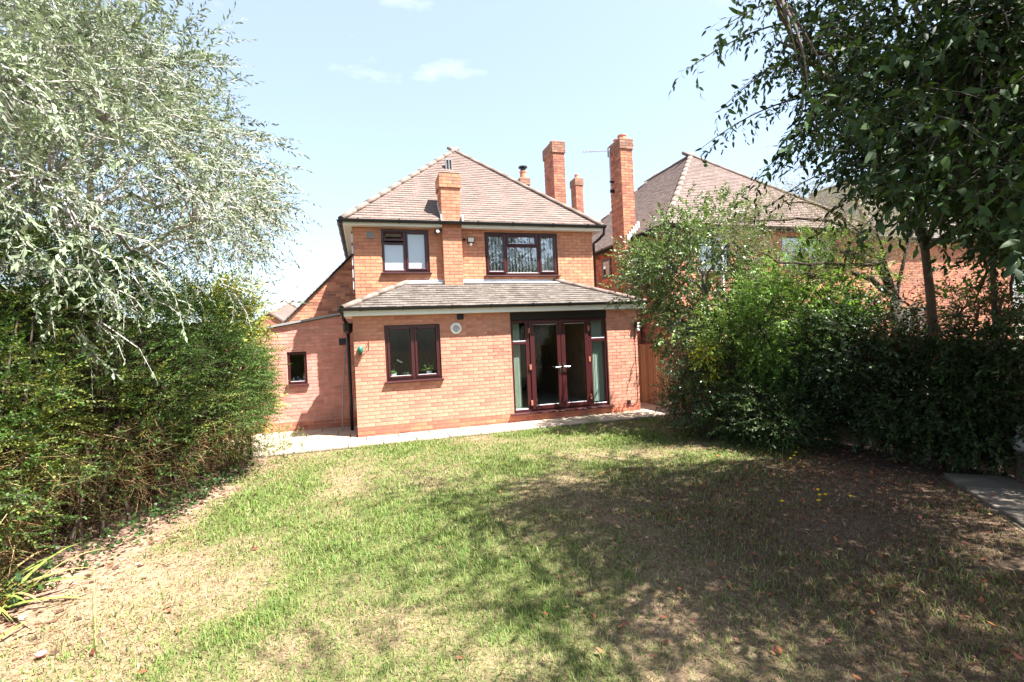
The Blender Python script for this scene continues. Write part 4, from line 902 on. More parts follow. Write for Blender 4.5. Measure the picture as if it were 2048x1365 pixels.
# ------------------------------------------------------------------ plants: sprays of leaves merged into crowns
def lance(w=0.3, bend=0.12):
    V = np.array([(0, 0, 0), (0.33, -0.5 * w, 0.05), (0.33, 0.5 * w, 0.05), (0.72, -0.36 * w, 0.03), (0.72, 0.36 * w, 0.03), (1, 0, 0)], float)
    V[:, 2] -= bend * V[:, 0] ** 2
    return V, [np.array([[0, 2, 1]]), np.array([[1, 2, 4, 3]]), np.array([[3, 4, 5]])]
def diam(w=0.5, fold=0.08):
    return np.array([(0, 0, 0), (0.45, -0.5 * w, fold), (1, 0, 0), (0.45, 0.5 * w, fold)], float), [np.array([[0, 1, 2], [0, 2, 3]])]
def unit(a): return a / np.maximum(np.linalg.norm(a, axis=-1, keepdims=True), 1e-9)
def variant(K, L, leaf, ang=50, droop=0.2, jit=0.25, base=0.12, flat=False):
    t = np.linspace(base, 1, K); side = rng.normal(0, 0.12) * L
    pos = np.stack([L * t, side * t ** 2, -droop * L * t ** 2], 1)
    phi = (np.where(np.arange(K) % 2, 1.57, -1.57) + rng.normal(0, 0.35, K) - 1.57 + 1.57) if flat else np.arange(K) * 2.4 + rng.normal(0, 0.4, K)
    A = np.radians(ang) * (1 - 0.75 * t ** 4); tv = unit(np.stack([np.ones(K), 2 * side * t / L, -2 * droop * t], 1))
    d = tv * np.cos(A)[:, None] + np.stack([np.zeros(K), np.sin(phi + (0 if flat else 0)), np.cos(phi)], 1) * np.sin(A)[:, None]
    d = unit(d + rng.normal(0, jit, (K, 3)) + np.array([0, 0, -0.12]))
    n = unit(np.array([0, 0, 1.0]) + rng.normal(0, 0.35, (K, 3))); y_ = unit(np.cross(n, d)); n = np.cross(d, y_)
    return dict(pos=pos, B=np.stack([d, y_, n], 2), size=leaf * rng.uniform(0.65, 1.2, K) * (1 - 0.25 * t), L=L, tip=pos[-1], mid=pos[K // 2])
def foliage(name, parent, mt, P, D, vs, tpl, pal, scale=(0.8, 1.2), up=0.8, twig=None, twr=0.0025, spray_var=0.22, kind=None, tipcol=None):
    P = np.asarray(P, float); D = unit(np.asarray(D, float)); n = len(P)
    Z = np.array([0, 0, 1.0]) * up + rng.normal(0, 0.45, (n, 3)); Yb = unit(np.cross(Z, D)); Z = np.cross(D, Yb); B = np.stack([D, Yb, Z], 2)
    S = rng.uniform(*scale, n); vi = rng.integers(0, len(vs), n); tv, tf = tpl; nv = len(tv)
    pal = np.array(pal); Vs, Cs = [], []; TV = []
    for k, v in enumerate(vs):
        m = np.where(vi == k)[0]
        if not len(m): continue
        K = len(v['pos'])
        W = np.einsum('nij,kj->nki', B[m], v['pos']) * S[m][:, None, None] + P[m][:, None]
        LB = np.einsum('nij,kjl->nkil', B[m], v['B'])
        X = np.einsum('nkil,vl->nkvi', LB, tv) * (S[m][:, None] * v['size'][None])[..., None, None] + W[:, :, None]
        Vs.append(X.reshape(-1, 3))
        c = pal[rng.integers(0, len(pal), (len(m), K))] * (1 + rng.normal(0, spray_var, (len(m), 1, 1))).clip(0.45, 1.7) * rng.uniform(0.8, 1.2, (len(m), K, 1))
        if tipcol is not None: q = (np.arange(K) / K)[None, :, None] ** 3; c = c * (1 - q) + np.array(tipcol) * q
        Cs.append(np.repeat(c.reshape(-1, 3), nv, 0))
        if twig is not None:
            a = P[m]; b_ = W[:, K // 2]; e_ = W[:, -1]
            TV.append(np.stack([a, b_, e_], 1))
    V = np.concatenate(Vs); C = np.concatenate(Cs).clip(0.003, 0.95); N_ = len(V) // nv
    F = [(f[None] + (np.arange(N_) * nv)[:, None, None]).reshape(-1, f.shape[1]) for f in tf]
    o = np_mesh(name, V, F, mt, C, parent)
    if kind: o['kind'] = kind
    if twig is not None:
        T = np.concatenate(TV); r = twr * np.array([1.2, 0.8, 0.25])
        off = np.array([[0.6, 0.3, 0.75], [-0.6, -0.3, -0.75]])
        X = T[:, :, None] + off[None, None] * r[None, :, None, None]; X = X.reshape(-1, 6, 3); m_ = len(X)
        f = np.array([[0, 1, 3, 2], [2, 3, 5, 4]])
        np_mesh('twigs', X.reshape(-1, 3), [(f[None] + (np.arange(m_) * 6)[:, None, None]).reshape(-1, 4)], twig, np.full((m_ * 6, 3), 1.0) * np.array([0.12, 0.09, 0.06]), parent)['kind'] = 'stuff'
    return o
def ball(n, shell=0.0):
    d = unit(rng.normal(0, 1, (n, 3))); r = (shell ** 3 + (1 - shell ** 3) * rng.random(n)) ** (1 / 3); return d * r[:, None]
def clusters(C, n, rad, squash=0.75, out=None, bias=(0, 0, 0), outw=0.6):
    """spray starts and directions radiating from clump centres"""
    C = np.asarray(C, float); b = ball(len(C) * n, 0.2).reshape(len(C), n, 3); b[..., 2] *= squash
    P = C[:, None] + b * rad * rng.uniform(0.7, 1.3, (len(C), 1, 1)); D = unit(b) + np.array(bias) + rng.normal(0, 0.3, b.shape)
    if out is not None: D = D + outw * unit(C - np.asarray(out))[:, None]
    return P.reshape(-1, 3), D.reshape(-1, 3)
def bez(a, b, c, n=6):
    t = np.linspace(0, 1, n)[:, None]; return (1 - t) ** 2 * np.array(a) + 2 * t * (1 - t) * np.array(b) + t * t * np.array(c)
def skeleton(parent, trunk, C, r0, mt, hubs=10, sag=0.3, thin=0.012, forks=None):
    """trunk, limbs to some clump centres and thinner branches on to the rest"""
    tr = MB(); tr.tube(trunk, list(np.linspace(r0, r0 * 0.62, len(trunk))), 10); tr.build('trunk', M[mt], parent, smooth=True)
    top = np.array(trunk[-1], float); br = MB(); C = np.asarray(C, float); hubs = min(hubs, len(C))
    hid = [int(rng.integers(len(C)))]
    while len(hid) < hubs: d = np.min(np.linalg.norm(C[:, None] - C[hid][None], axis=2), 1); hid.append(int(np.argmax(d * rng.uniform(0.7, 1, len(C)))))
    H = []
    for h_ in hid:
        st = np.array(trunk[rng.integers(max(1, len(trunk) // 2), len(trunk))], float); e_ = top * 0.3 + C[h_] * 0.7 if hubs > 3 else C[h_]
        m_ = (st + e_) / 2 + np.array([0, 0, sag]) + rng.normal(0, 0.12, 3); p = bez(st, m_, e_, 7) + np.vstack([np.zeros(3), rng.normal(0, 0.03, (5, 3)), np.zeros(3)])
        br.tube(p, list(np.linspace(r0 * 0.5, thin * 1.6, 7)), 7); H += [p[3], p[5], p[6]]
    H = np.array(H)
    for c_ in C:
        j = int(np.argmin(np.linalg.norm(H - c_, axis=1))); p = bez(H[j], (H[j] + c_) / 2 + np.array([0, 0, sag * 0.4]) + rng.normal(0, 0.06, 3), c_, 5); br.tube(p, list(np.linspace(thin * 1.3, thin * 0.35, 5)), 5)
    br.build('branches', M[mt], parent, smooth=True)
def base_of(p): return (float(p[0]), float(p[1]), 0.0)
def plant(name, label, cat, base, group=None):
    t = thing(name, label, cat, (0, 0, 0), group); t['_b'] = [float(q) for q in base]; return t
def settle(t):
    b = Vector(t['_b']); del t['_b']; t.location = b
    for c_ in t.children: c_.location = c_.location - b

# --- weeping silver pear, left
def cs(r, f, z): p = np.array([CX, CY]) + RGT * r + FWD * f; return np.array([p[0], p[1], z])
t = plant('silver_pear_tree', 'weeping tree with narrow silvery grey leaves above the left hedge', 'tree', base_of(cs(-5.1, 5.9, 0)))
cen = cs(-5.1, 5.7, 3.05); RAD = np.array([2.62, 2.75, 3.0])
C = ball(620, 0.6); C = C[C[:, 2] > -0.45]; rr = np.array([[math.cos(TH), -math.sin(TH)], [math.sin(TH), math.cos(TH)]])
C = cen + C * RAD * (0.86 + 0.28 * rng.random((len(C), 1)))
px, py, dp_ = camspace(C); silb = lambda q: np.interp(q, [-50, 0, 100, 230, 350, 480, 560, 640, 700], [260, 268, 355, 440, 515, 500, 455, 330, 150]); C = C[(dp_ > 2.5) & (px < silb(py)) & ((py < 470 + 60 * rng.random(len(C))) | (rng.random(len(C)) < 0.10))]
skeleton(t, [cs(-5.1, 5.9, -0.05), cs(-5.05, 5.85, 1.2), cs(-5.15, 5.8, 2.4), cs(-5.0, 5.75, 3.4)], C, 0.075, 'bark_silver', hubs=16, sag=0.4, thin=0.011)
vs = [variant(26, rng.uniform(0.34, 0.6), rng.uniform(0.062, 0.088), 50, 0.42, 0.32) for _ in range(9)]
P, D = clusters(C, 22, 0.42, 0.8, cen, (0.1, -0.1, -0.05), 0.7)
foliage('crown', t, M['leaf_silver'], P, D, vs, diam(0.32, 0.05), [(0.175, 0.215, 0.13), (0.215, 0.255, 0.17), (0.135, 0.175, 0.092), (0.255, 0.29, 0.21), (0.15, 0.19, 0.105)], (0.5, 1.35), 0.8, M['bark_silver'], 0.0035, 0.22)
# long trailing shoots on the outside
C2 = cen + unit(ball(260)) * RAD * 1.04; C2 = C2[(C2[:, 2] > 1.6)]; px, py, dp_ = camspace(C2); C2 = C2[(dp_ > 2.8) & (px < silb(py) + 30) & (py < 540)]
vs2 = [variant(20, 0.8, 0.062, 45, 0.5, 0.25) for _ in range(6)]
foliage('trailing_shoots', t, M['leaf_silver'], C2, unit(C2 - cen) + rng.normal(0, 0.25, C2.shape) + np.array([0, 0, 0.1]), vs2, lance(0.2, 0.15), [(0.26, 0.31, 0.21), (0.31, 0.35, 0.26)], (0.7, 1.2), 1.0, M['bark_silver'], 0.004, 0.12)
settle(t)

# --- hedge along the left boundary
t = plant('clipped_hedge', 'tall green honeysuckle hedge with brown twiggy foot along the bare soil', 'hedge', (-2.0, -3.5, 0))
HV0, HV1 = -7.6, -0.75
def hedge_top(v): return 2.75 + 0.35 * (fbm(v * 0.9, v * 0 + 2.2, 3) - 0.5) * 2 + 0.05 * (v + 4) * -1
def hedge_x(v, w_): return hedge_edge(v) - 0.12 + 0.34 * np.sin(np.pi * np.clip(w_ / 2.6, 0, 1)) + (1.15 * (fbm(v * 1.05 + 3, w_ * 1.2 + 1, 4) - 0.5)) * np.clip((-v - 0.5) / 1.5, 0.15, 1) - 0.25 * np.clip((v + 1.6) / 0.9, 0, 1) - 0.25 * np.clip(w_ - 1.9, 0, 2) + 0.12 * (fbm(v * 4, w_ * 4, 2) - 0.5)
n = 6800; v = rng.uniform(HV0, HV1, n); w_ = 0.12 + (hedge_top(v) - 0.1) * rng.random(n) ** 0.9
dep = rng.random(n) ** 1.6 * 0.42; X = hedge_x(v, w_) - dep - 0.12
low = np.clip((1.15 - w_) / 0.6, 0, 1) * (fbm(v * 0.8, w_ * 0.8 + 7, 3) > 0.42); keep = rng.random(n) > low * 0.62
P = np.stack([X, v, w_], 1)[keep]; D = np.array([0.85, -0.25, 0.45]) + rng.normal(0, 0.5, P.shape)
n2 = 1500; v2 = rng.uniform(HV0, HV1, n2); P2 = np.stack([hedge_edge(v2) - rng.uniform(0.1, 1.5, n2), v2, hedge_top(v2) - 0.1 * rng.random(n2)], 1)
hv = [variant(24, 0.24, 0.03, 62, 0.22, 0.3) for _ in range(10)] + [variant(30, 0.34, 0.027, 65, 0.3, 0.25) for _ in range(4)]
P = np.concatenate([P, P2]); D = np.concatenate([D, np.array([0.2, -0.1, 0.9]) + rng.normal(0, 0.5, P2.shape)])
yel = np.clip(fbm(P[:, 1] * 0.9, P[:, 2] * 0.9 + 4, 3) * 1.6 - 0.70 + 0.35 * np.clip((P[:, 1] + 2.6) / 1.5, 0, 1) + 0.30 * np.clip((-P[:, 1] - 5.2) / 1.0, 0, 1) * (P[:, 2] < 1.4), 0, 1)
sel = rng.random(len(P)) < yel
foliage('foliage', t, M['leaf'], P[~sel], D[~sel], hv, diam(0.6), [(0.065, 0.128, 0.024), (0.085, 0.16, 0.028), (0.05, 0.10, 0.02)], (0.6, 1.4), 0.7, M['bark'], 0.002)
foliage('yellow_foliage', t, M['leaf'], P[sel], D[sel], hv, diam(0.6), [(0.17, 0.205, 0.036), (0.22, 0.24, 0.044), (0.13, 0.17, 0.032)], (0.7, 1.25), 0.7, M['bark'], 0.002)
# dead twigs at the foot
n = 9000; v = rng.uniform(HV0, -1.2, n); w_ = rng.random(n) ** 1.2 * 1.15 + 0.03; X = hedge_x(v, w_) - rng.random(n) * 0.35 - 0.08
ok = fbm(v * 0.8, w_ * 0.8 + 7, 3) + rng.normal(0, 0.08, n) > 0.40; v, w_, X = v[ok], w_[ok], X[ok]; n = len(v)
A = np.stack([X, v, w_], 1); d = unit(np.array([0.5, -0.1, -0.15]) + rng.normal(0, 0.75, (n, 3))); Ln = rng.uniform(0.08, 0.32, n)[:, None]; sd_ = unit(np.cross(d, rng.normal(0, 1, (n, 3)))) * rng.uniform(0.0012, 0.0035, n)[:, None]
V = np.stack([A - sd_, A + sd_, A + d * Ln + np.array([0, 0, -0.03])], 1).reshape(-1, 3); V[:, 2] = np.maximum(V[:, 2], 0.01)
cc = np.repeat(np.array([(0.26, 0.17, 0.085), (0.21, 0.12, 0.06), (0.33, 0.24, 0.13), (0.17, 0.085, 0.04)])[rng.integers(0, 4, n)], 3, 0)
np_mesh('dead_twigs', V, [np.arange(3 * n).reshape(-1, 3)], M['deadtwig'], cc, t)
# stems and an added solid core, dark twig brown, against see-through
sm = MB()
for i in range(70):
    y_ = random.uniform(HV0, HV1); x_ = hedge_edge(y_) - random.uniform(0.25, 0.7); sm.tube([(x_, y_, -0.05), (x_ + random.uniform(-0.1, 0.2), y_ + random.uniform(-0.15, 0.15), 0.8), (x_ + random.uniform(-0.1, 0.35), y_ + random.uniform(-0.3, 0.3), random.uniform(1.5, 2.3))], [0.022, 0.014, 0.006], 5)
sm.build('stems', M['bark'], t)
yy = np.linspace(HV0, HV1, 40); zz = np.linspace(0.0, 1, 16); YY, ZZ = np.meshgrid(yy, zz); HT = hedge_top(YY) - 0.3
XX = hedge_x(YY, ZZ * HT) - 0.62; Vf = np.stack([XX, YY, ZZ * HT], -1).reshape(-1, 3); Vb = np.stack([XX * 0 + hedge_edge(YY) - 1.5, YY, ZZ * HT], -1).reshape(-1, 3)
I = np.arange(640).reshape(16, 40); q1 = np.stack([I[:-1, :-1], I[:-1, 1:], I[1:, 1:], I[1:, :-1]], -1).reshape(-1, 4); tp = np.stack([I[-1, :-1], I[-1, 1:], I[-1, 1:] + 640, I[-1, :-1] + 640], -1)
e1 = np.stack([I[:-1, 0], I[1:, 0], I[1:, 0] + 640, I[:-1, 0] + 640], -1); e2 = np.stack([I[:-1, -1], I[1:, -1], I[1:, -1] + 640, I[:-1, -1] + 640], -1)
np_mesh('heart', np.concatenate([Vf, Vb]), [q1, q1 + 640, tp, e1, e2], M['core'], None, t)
settle(t)

# --- climber with yellowing leaves at the far end of the hedge
t = plant('climbing_plant', 'climber with yellowing leaves at the house end of the hedge', 'climber', (-1.45, -0.7, 0))
C = np.stack([rng.uniform(-2.2, -1.30, 95), rng.uniform(-1.5, -0.35, 95), rng.uniform(0.5, 2.9, 95)], 1); C[:, 0] -= 0.12 * np.clip(1.0 - C[:, 2], 0, 1) * 2 + 0.15 * np.clip(C[:, 2] - 2.2, 0, 1)
skeleton(t, [(-1.75, -0.8, -0.05), (-1.7, -0.85, 1.0), (-1.65, -0.8, 2.0)], C, 0.03, 'bark', hubs=10, sag=0.1, thin=0.006)
C[:, 0] -= 0.26; P, D = clusters(C, 15, 0.24, 1.0, (-2.0, -0.6, 1.2), (0.4, -0.3, 0.1), 0.5); cv = [variant(12, 0.3, 0.062, 60, 0.25, 0.3) for _ in range(6)]
foliage('leaves', t, M['leaf_thin'], P, D, cv, lance(0.55, 0.1), [(0.30, 0.34, 0.07), (0.42, 0.40, 0.10), (0.18, 0.25, 0.05), (0.50, 0.42, 0.12), (0.24, 0.32, 0.07)], (0.7, 1.2), 0.8, M['bark'], 0.002)
settle(t)
# --- weeds at the patio corner
for nm, lab, x0, y0, nn, h in (('weed_clump', 'loose green weeds growing at the left corner of the patio', -1.30, -0.95, 90, 0.5), ('weed_clump', 'low dark green weeds at the hedge foot near the patio', -1.62, -1.75, 70, 0.38)):
    t = plant(nm, lab, 'weeds', (x0, y0, 0)); P = np.stack([x0 + rng.normal(0, 0.2, nn), y0 + rng.normal(0, 0.26, nn), rng.random(nn) * h * 0.7 + 0.02], 1)
    foliage('leaves', t, M['leaf_thin'], P, np.array([0, 0, 0.8]) + rng.normal(0, 0.5, P.shape), [variant(14, 0.22, 0.035, 55, 0.3) for _ in range(5)], diam(0.5), [(0.14, 0.20, 0.05), (0.20, 0.26, 0.07), (0.25, 0.28, 0.10)], (0.7, 1.3), 0.6, M['bark'], 0.0018); settle(t)
# --- ivy at the foot of the hedge
n = 520; v = rng.uniform(-6.8, -1.8, n); P = np.stack([hedge_edge(v) + rng.normal(-0.02, 0.10, n), v, 0.02 + rng.random(n) ** 2 * 0.18], 1)
o = foliage('ivy', None, M['leaf_gloss'], P, rng.normal(0, 1, P.shape) * np.array([1, 1, 0.3]) + np.array([0.3, 0, 0.2]), [variant(4, 0.09, 0.05, 60, 0.1) for _ in range(5)], lance(0.8, 0.1), [(0.028, 0.06, 0.016), (0.045, 0.085, 0.022)], (0.6, 1.1), 1.4)
tag(o, 'dark green ivy creeping along the foot of the hedge', 'ivy', kind='stuff')
# --- strap-leaved plant, front left corner
def straps(name, label, p, n, L, wd, pal, lean=0.5, cat='plant', el=(0.5, 1.35)):
    t = plant(name, label, cat, (p[0], p[1], 0)); V, F, Cc = [], [], []
    for i in range(n):
        a = random.uniform(0, 6.28); e_ = random.uniform(*el); l = L * random.uniform(0.6, 1.15); b0 = np.array([p[0] + random.gauss(0, 0.05), p[1] + random.gauss(0, 0.05), 0.0])
        dr_ = np.array([math.cos(a), math.sin(a), 0]); sd_ = np.array([-math.sin(a), math.cos(a), 0]); k0 = len(V); cc = np.array(random.choice(pal)) * random.uniform(0.8, 1.2)
        for j in range(6):
            s_ = j / 5; pt = b0 + dr_ * (l * s_ * math.cos(e_) + lean * l * s_ ** 2 * 0.5) + np.array([0, 0, l * s_ * math.sin(e_) - lean * l * s_ ** 2.3 * 0.55]); ww = wd * (1 - s_) ** 0.6 * 0.5
            V += [pt - sd_ * ww, pt + sd_ * ww + np.array([0, 0, ww * 0.4])]; Cc += [cc, cc]
        F += [(k0 + 2 * j, k0 + 2 * j + 1, k0 + 2 * j + 3, k0 + 2 * j + 2) for j in range(5)]
    V = np.array(V); V[:, 2] = np.maximum(V[:, 2], 0.008)
    np_mesh('leaves', V, [np.array(F)], M['leaf_thin'], np.array(Cc), t); settle(t)
sp = at(-30, 1180, 3.45)
straps('strap_leaved_plant', 'strap leaved yellow green plant at the front end of the hedge', sp, 34, 0.62, 0.035, [(0.34, 0.38, 0.10), (0.22, 0.30, 0.07), (0.45, 0.36, 0.16)], 0.8)
sp = at(-45, 1300, 3.0)
straps('strap_leaved_plant', 'small strap leaved clump cut by the lower left edge of the picture', sp, 6, 0.36, 0.035, [(0.40, 0.42, 0.12), (0.32, 0.36, 0.10)], 0.6, el=(0.3, 0.9))
gp = on_y(1188, 852, -0.80)
straps('grass_tuft', 'tuft of long pale grass at the patio edge before the french doors', gp, 60, 0.34, 0.006, [(0.40, 0.42, 0.18), (0.26, 0.34, 0.10), (0.5, 0.45, 0.25)], 0.5, 'grass tuft')
gp = on_y(730, 893, -0.95)
straps('grass_tuft', 'wispy pale grass at the patio edge below the kitchen window', gp, 40, 0.2, 0.005, [(0.44, 0.42, 0.2), (0.30, 0.34, 0.12)], 0.5, 'grass tuft')
gp = at(158, 1300, 2.95)
straps('grass_tuft', 'few tall grass stalks leaning over the straw lawn, front left', gp, 9, 0.5, 0.005, [(0.22, 0.30, 0.09), (0.3, 0.34, 0.12)], 0.25, 'grass tuft', (1.0, 1.45))

# --- right side: holly, shrubs, spindly tree, overhanging tree
def shrub(name, label, cat, c, rad, ncl, nsp, leaf, K, pal, mt='leaf', tpl=None, L=0.28, crad=0.28, low=0.06, bark='bark', shell=0.55, droop=0.2, hubs=8, up=0.7, wmax=None, base=None, r0=0.035, sc_=(0.7, 1.2)):
    b = base if base is not None else (c[0], c[1], 0); t = plant(name, label, cat, (b[0], b[1], 0))
    C = np.asarray(c) + ball(ncl, shell) * np.asarray(rad) * (0.8 + 0.3 * rng.random((ncl, 1))); C[:, 2] = np.maximum(C[:, 2], low + 0.1 * rng.random(ncl))
    C[:, 0] = np.minimum(C[:, 0], FENCE_X - 0.12 + np.where(C[:, 2] > 1.6, 1.5, 0))
    skeleton(t, [(b[0], b[1], -0.05), (b[0] * 0.7 + c[0] * 0.3, b[1] * 0.7 + c[1] * 0.3, c[2] * 0.45), (b[0] * 0.3 + c[0] * 0.7, b[1] * 0.3 + c[1] * 0.7, c[2] * 0.9)], C, r0, bark, hubs=hubs, sag=0.12, thin=0.008)
    P, D = clusters(C, nsp, crad, 0.9, c, (-0.1, -0.2, 0.1), 0.6); P[:, 2] = np.maximum(P[:, 2], 0.03)
    vv = [variant(K, L, leaf, 58, droop, 0.28) for _ in range(7)]
    foliage('crown', t, M[mt], P, D, vv, tpl or lance(0.42, 0.1), pal, sc_, up, M[bark], 0.0028); settle(t); return t
hc = at(1400, 560, 9.2); hb = at(1437, 800, 9.2)
shrub('holly_tree', 'glossy small leaved holly tree with pale trunk in front of the neighbouring house', 'tree', hc, (1.45, 1.3, 1.5), 170, 15, 0.068, 14, [(0.085, 0.145, 0.035), (0.12, 0.18, 0.05), (0.06, 0.11, 0.03), (0.17, 0.23, 0.075)], 'leaf_gloss', lance(0.5, 0.12), 0.24, 0.24, 0.5, 'bark_pale', 0.35, 0.1, 12, base=(hb[0], hb[1]), r0=0.062)
c_ = at(1585, 632, 8.0)
shrub('green_shrub', 'rounded bright green shrub in the middle of the right border', 'shrub', c_ + np.array([0.05, -0.15, -0.05]), (1.05, 1.15, 1.28), 165, 17, 0.068, 12, [(0.15, 0.27, 0.05), (0.19, 0.32, 0.062), (0.10, 0.19, 0.04)], 'leaf', lance(0.4, 0.1), 0.24, 0.24)
c_ = at(1455, 700, 8.1)
shrub('green_shrub', 'lighter green shrub at the foot of the holly tree', 'shrub', c_, (0.5, 0.55, 0.85), 46, 15, 0.06, 12, [(0.14, 0.22, 0.05), (0.18, 0.27, 0.06)], 'leaf', lance(0.4, 0.1), 0.22, 0.2)
c_ = at(1415, 790, 8.3)
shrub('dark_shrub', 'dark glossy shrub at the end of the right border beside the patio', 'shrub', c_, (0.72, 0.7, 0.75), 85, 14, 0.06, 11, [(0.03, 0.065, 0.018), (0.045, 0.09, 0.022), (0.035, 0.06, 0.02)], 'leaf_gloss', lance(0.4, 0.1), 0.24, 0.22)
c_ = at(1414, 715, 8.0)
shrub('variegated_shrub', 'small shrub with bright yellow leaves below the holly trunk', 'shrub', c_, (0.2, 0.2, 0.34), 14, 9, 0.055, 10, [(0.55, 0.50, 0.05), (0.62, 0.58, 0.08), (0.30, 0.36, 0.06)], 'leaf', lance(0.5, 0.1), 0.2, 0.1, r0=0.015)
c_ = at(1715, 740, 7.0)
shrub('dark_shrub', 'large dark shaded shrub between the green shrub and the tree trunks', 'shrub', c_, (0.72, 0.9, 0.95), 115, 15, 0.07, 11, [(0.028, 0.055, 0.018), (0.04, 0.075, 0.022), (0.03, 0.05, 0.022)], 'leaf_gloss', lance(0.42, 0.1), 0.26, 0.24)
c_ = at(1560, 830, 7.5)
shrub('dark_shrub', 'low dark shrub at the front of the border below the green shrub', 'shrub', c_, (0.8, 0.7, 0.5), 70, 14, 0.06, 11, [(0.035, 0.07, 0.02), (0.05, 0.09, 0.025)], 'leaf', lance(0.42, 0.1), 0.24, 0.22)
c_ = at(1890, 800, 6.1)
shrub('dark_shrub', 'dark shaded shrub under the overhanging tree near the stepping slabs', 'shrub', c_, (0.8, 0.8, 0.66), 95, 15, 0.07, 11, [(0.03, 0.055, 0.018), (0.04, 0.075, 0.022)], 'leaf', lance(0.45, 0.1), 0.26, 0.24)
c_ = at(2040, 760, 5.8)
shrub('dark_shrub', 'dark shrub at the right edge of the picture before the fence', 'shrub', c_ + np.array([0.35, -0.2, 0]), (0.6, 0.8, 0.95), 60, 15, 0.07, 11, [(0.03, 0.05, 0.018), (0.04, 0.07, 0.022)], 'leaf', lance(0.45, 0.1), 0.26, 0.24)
c_ = at(1940, 640, 6.6)
shrub('berry_shrub', 'reddish brown sprawling berry shrub over the shaded fence', 'shrub', c_, (0.8, 0.9, 0.42), 60, 12, 0.045, 11, [(0.14, 0.05, 0.025), (0.08, 0.07, 0.025), (0.20, 0.06, 0.03), (0.05, 0.08, 0.02)], 'leaf', lance(0.45, 0.1), 0.25, 0.24)
c_ = at(1935, 610, 10.5)
shrub('far_bush', 'sunlit green bush in the next garden beyond the fence', 'bush', (c_[0], c_[1], 1.5), (1.6, 0.9, 0.95), 70, 14, 0.06, 11, [(0.14, 0.22, 0.05), (0.18, 0.27, 0.06)], 'leaf', lance(0.45, 0.1), 0.26, 0.26)
# spindly tree with fine twigs
tb_ = at(1800, 800, 7.1); t = plant('spindly_tree', 'spindly half bare tree with fine twigs and cut limbs behind the green shrub', 'tree', (tb_[0], tb_[1], 0))
Dp = 7.1; fork = at(1792, 600, Dp)
tk = MB(); tk.tube([(tb_[0], tb_[1], -0.05), at(1800, 700, Dp), fork], [0.1, 0.085, 0.075], 9); tk.build('trunk', M['bark'], t, smooth=True)
limbs = [[fork, at(1745, 560, Dp - 0.1), at(1700, 545, Dp - 0.2)], [fork, at(1755, 530, Dp), at(1700, 505, Dp), at(1680, 503, Dp)], [fork, at(1760, 520, Dp + 0.1), at(1735, 480, Dp + 0.1), at(1690, 440, Dp)],
         [fork, at(1765, 500, Dp - 0.2), at(1755, 450, Dp - 0.2), at(1780, 400, Dp - 0.3)], [fork, at(1800, 520, Dp), at(1830, 450, Dp), at(1850, 420, Dp)], [at(1755, 530, Dp), at(1650, 530, Dp - 0.1), at(1560, 525, Dp), at(1500, 490, Dp)],
         [at(1735, 480, Dp + 0.1), at(1660, 440, Dp + 0.2), at(1560, 440, Dp + 0.1), at(1480, 445, Dp)], [at(1690, 440, Dp), at(1640, 410, Dp), at(1580, 405, Dp - 0.1)]]
br = MB(); pts = []
for i, l in enumerate(limbs):
    l = np.array(l); q = np.concatenate([l[:1], *[l[j] + (l[j + 1] - l[j]) * np.linspace(0.34, 1, 3)[:, None] + rng.normal(0, 0.015, (3, 3)) for j in range(len(l) - 1)]])
    r_ = 0.05 if i < 3 else 0.03
    br.tube(q, list(np.linspace(r_, 0.028 if i < 2 else 0.008, len(q))), 7); pts += [q[k_] for k_ in range(2, len(q))] * (1 if i < 2 else 3)
br.build('branches', M['bark'], t, smooth=True); pts = np.array(pts)
P = np.repeat(pts, 11, 0) + rng.normal(0, 0.2, (len(pts) * 11, 3)); P[:, 2] += 0.06
tv_ = [variant(17, 0.42, 0.023, 50, 0.15, 0.3) for _ in range(7)]
foliage('crown', t, M['leaf_thin'], P, np.array([-0.45, -0.1, 0.55]) + rng.normal(0, 0.55, P.shape), tv_, diam(0.4), [(0.20, 0.21, 0.07), (0.26, 0.26, 0.10), (0.15, 0.18, 0.05), (0.30, 0.26, 0.14)], (0.6, 1.2), 0.7, M['bark'], 0.0032, 0.2)
settle(t)

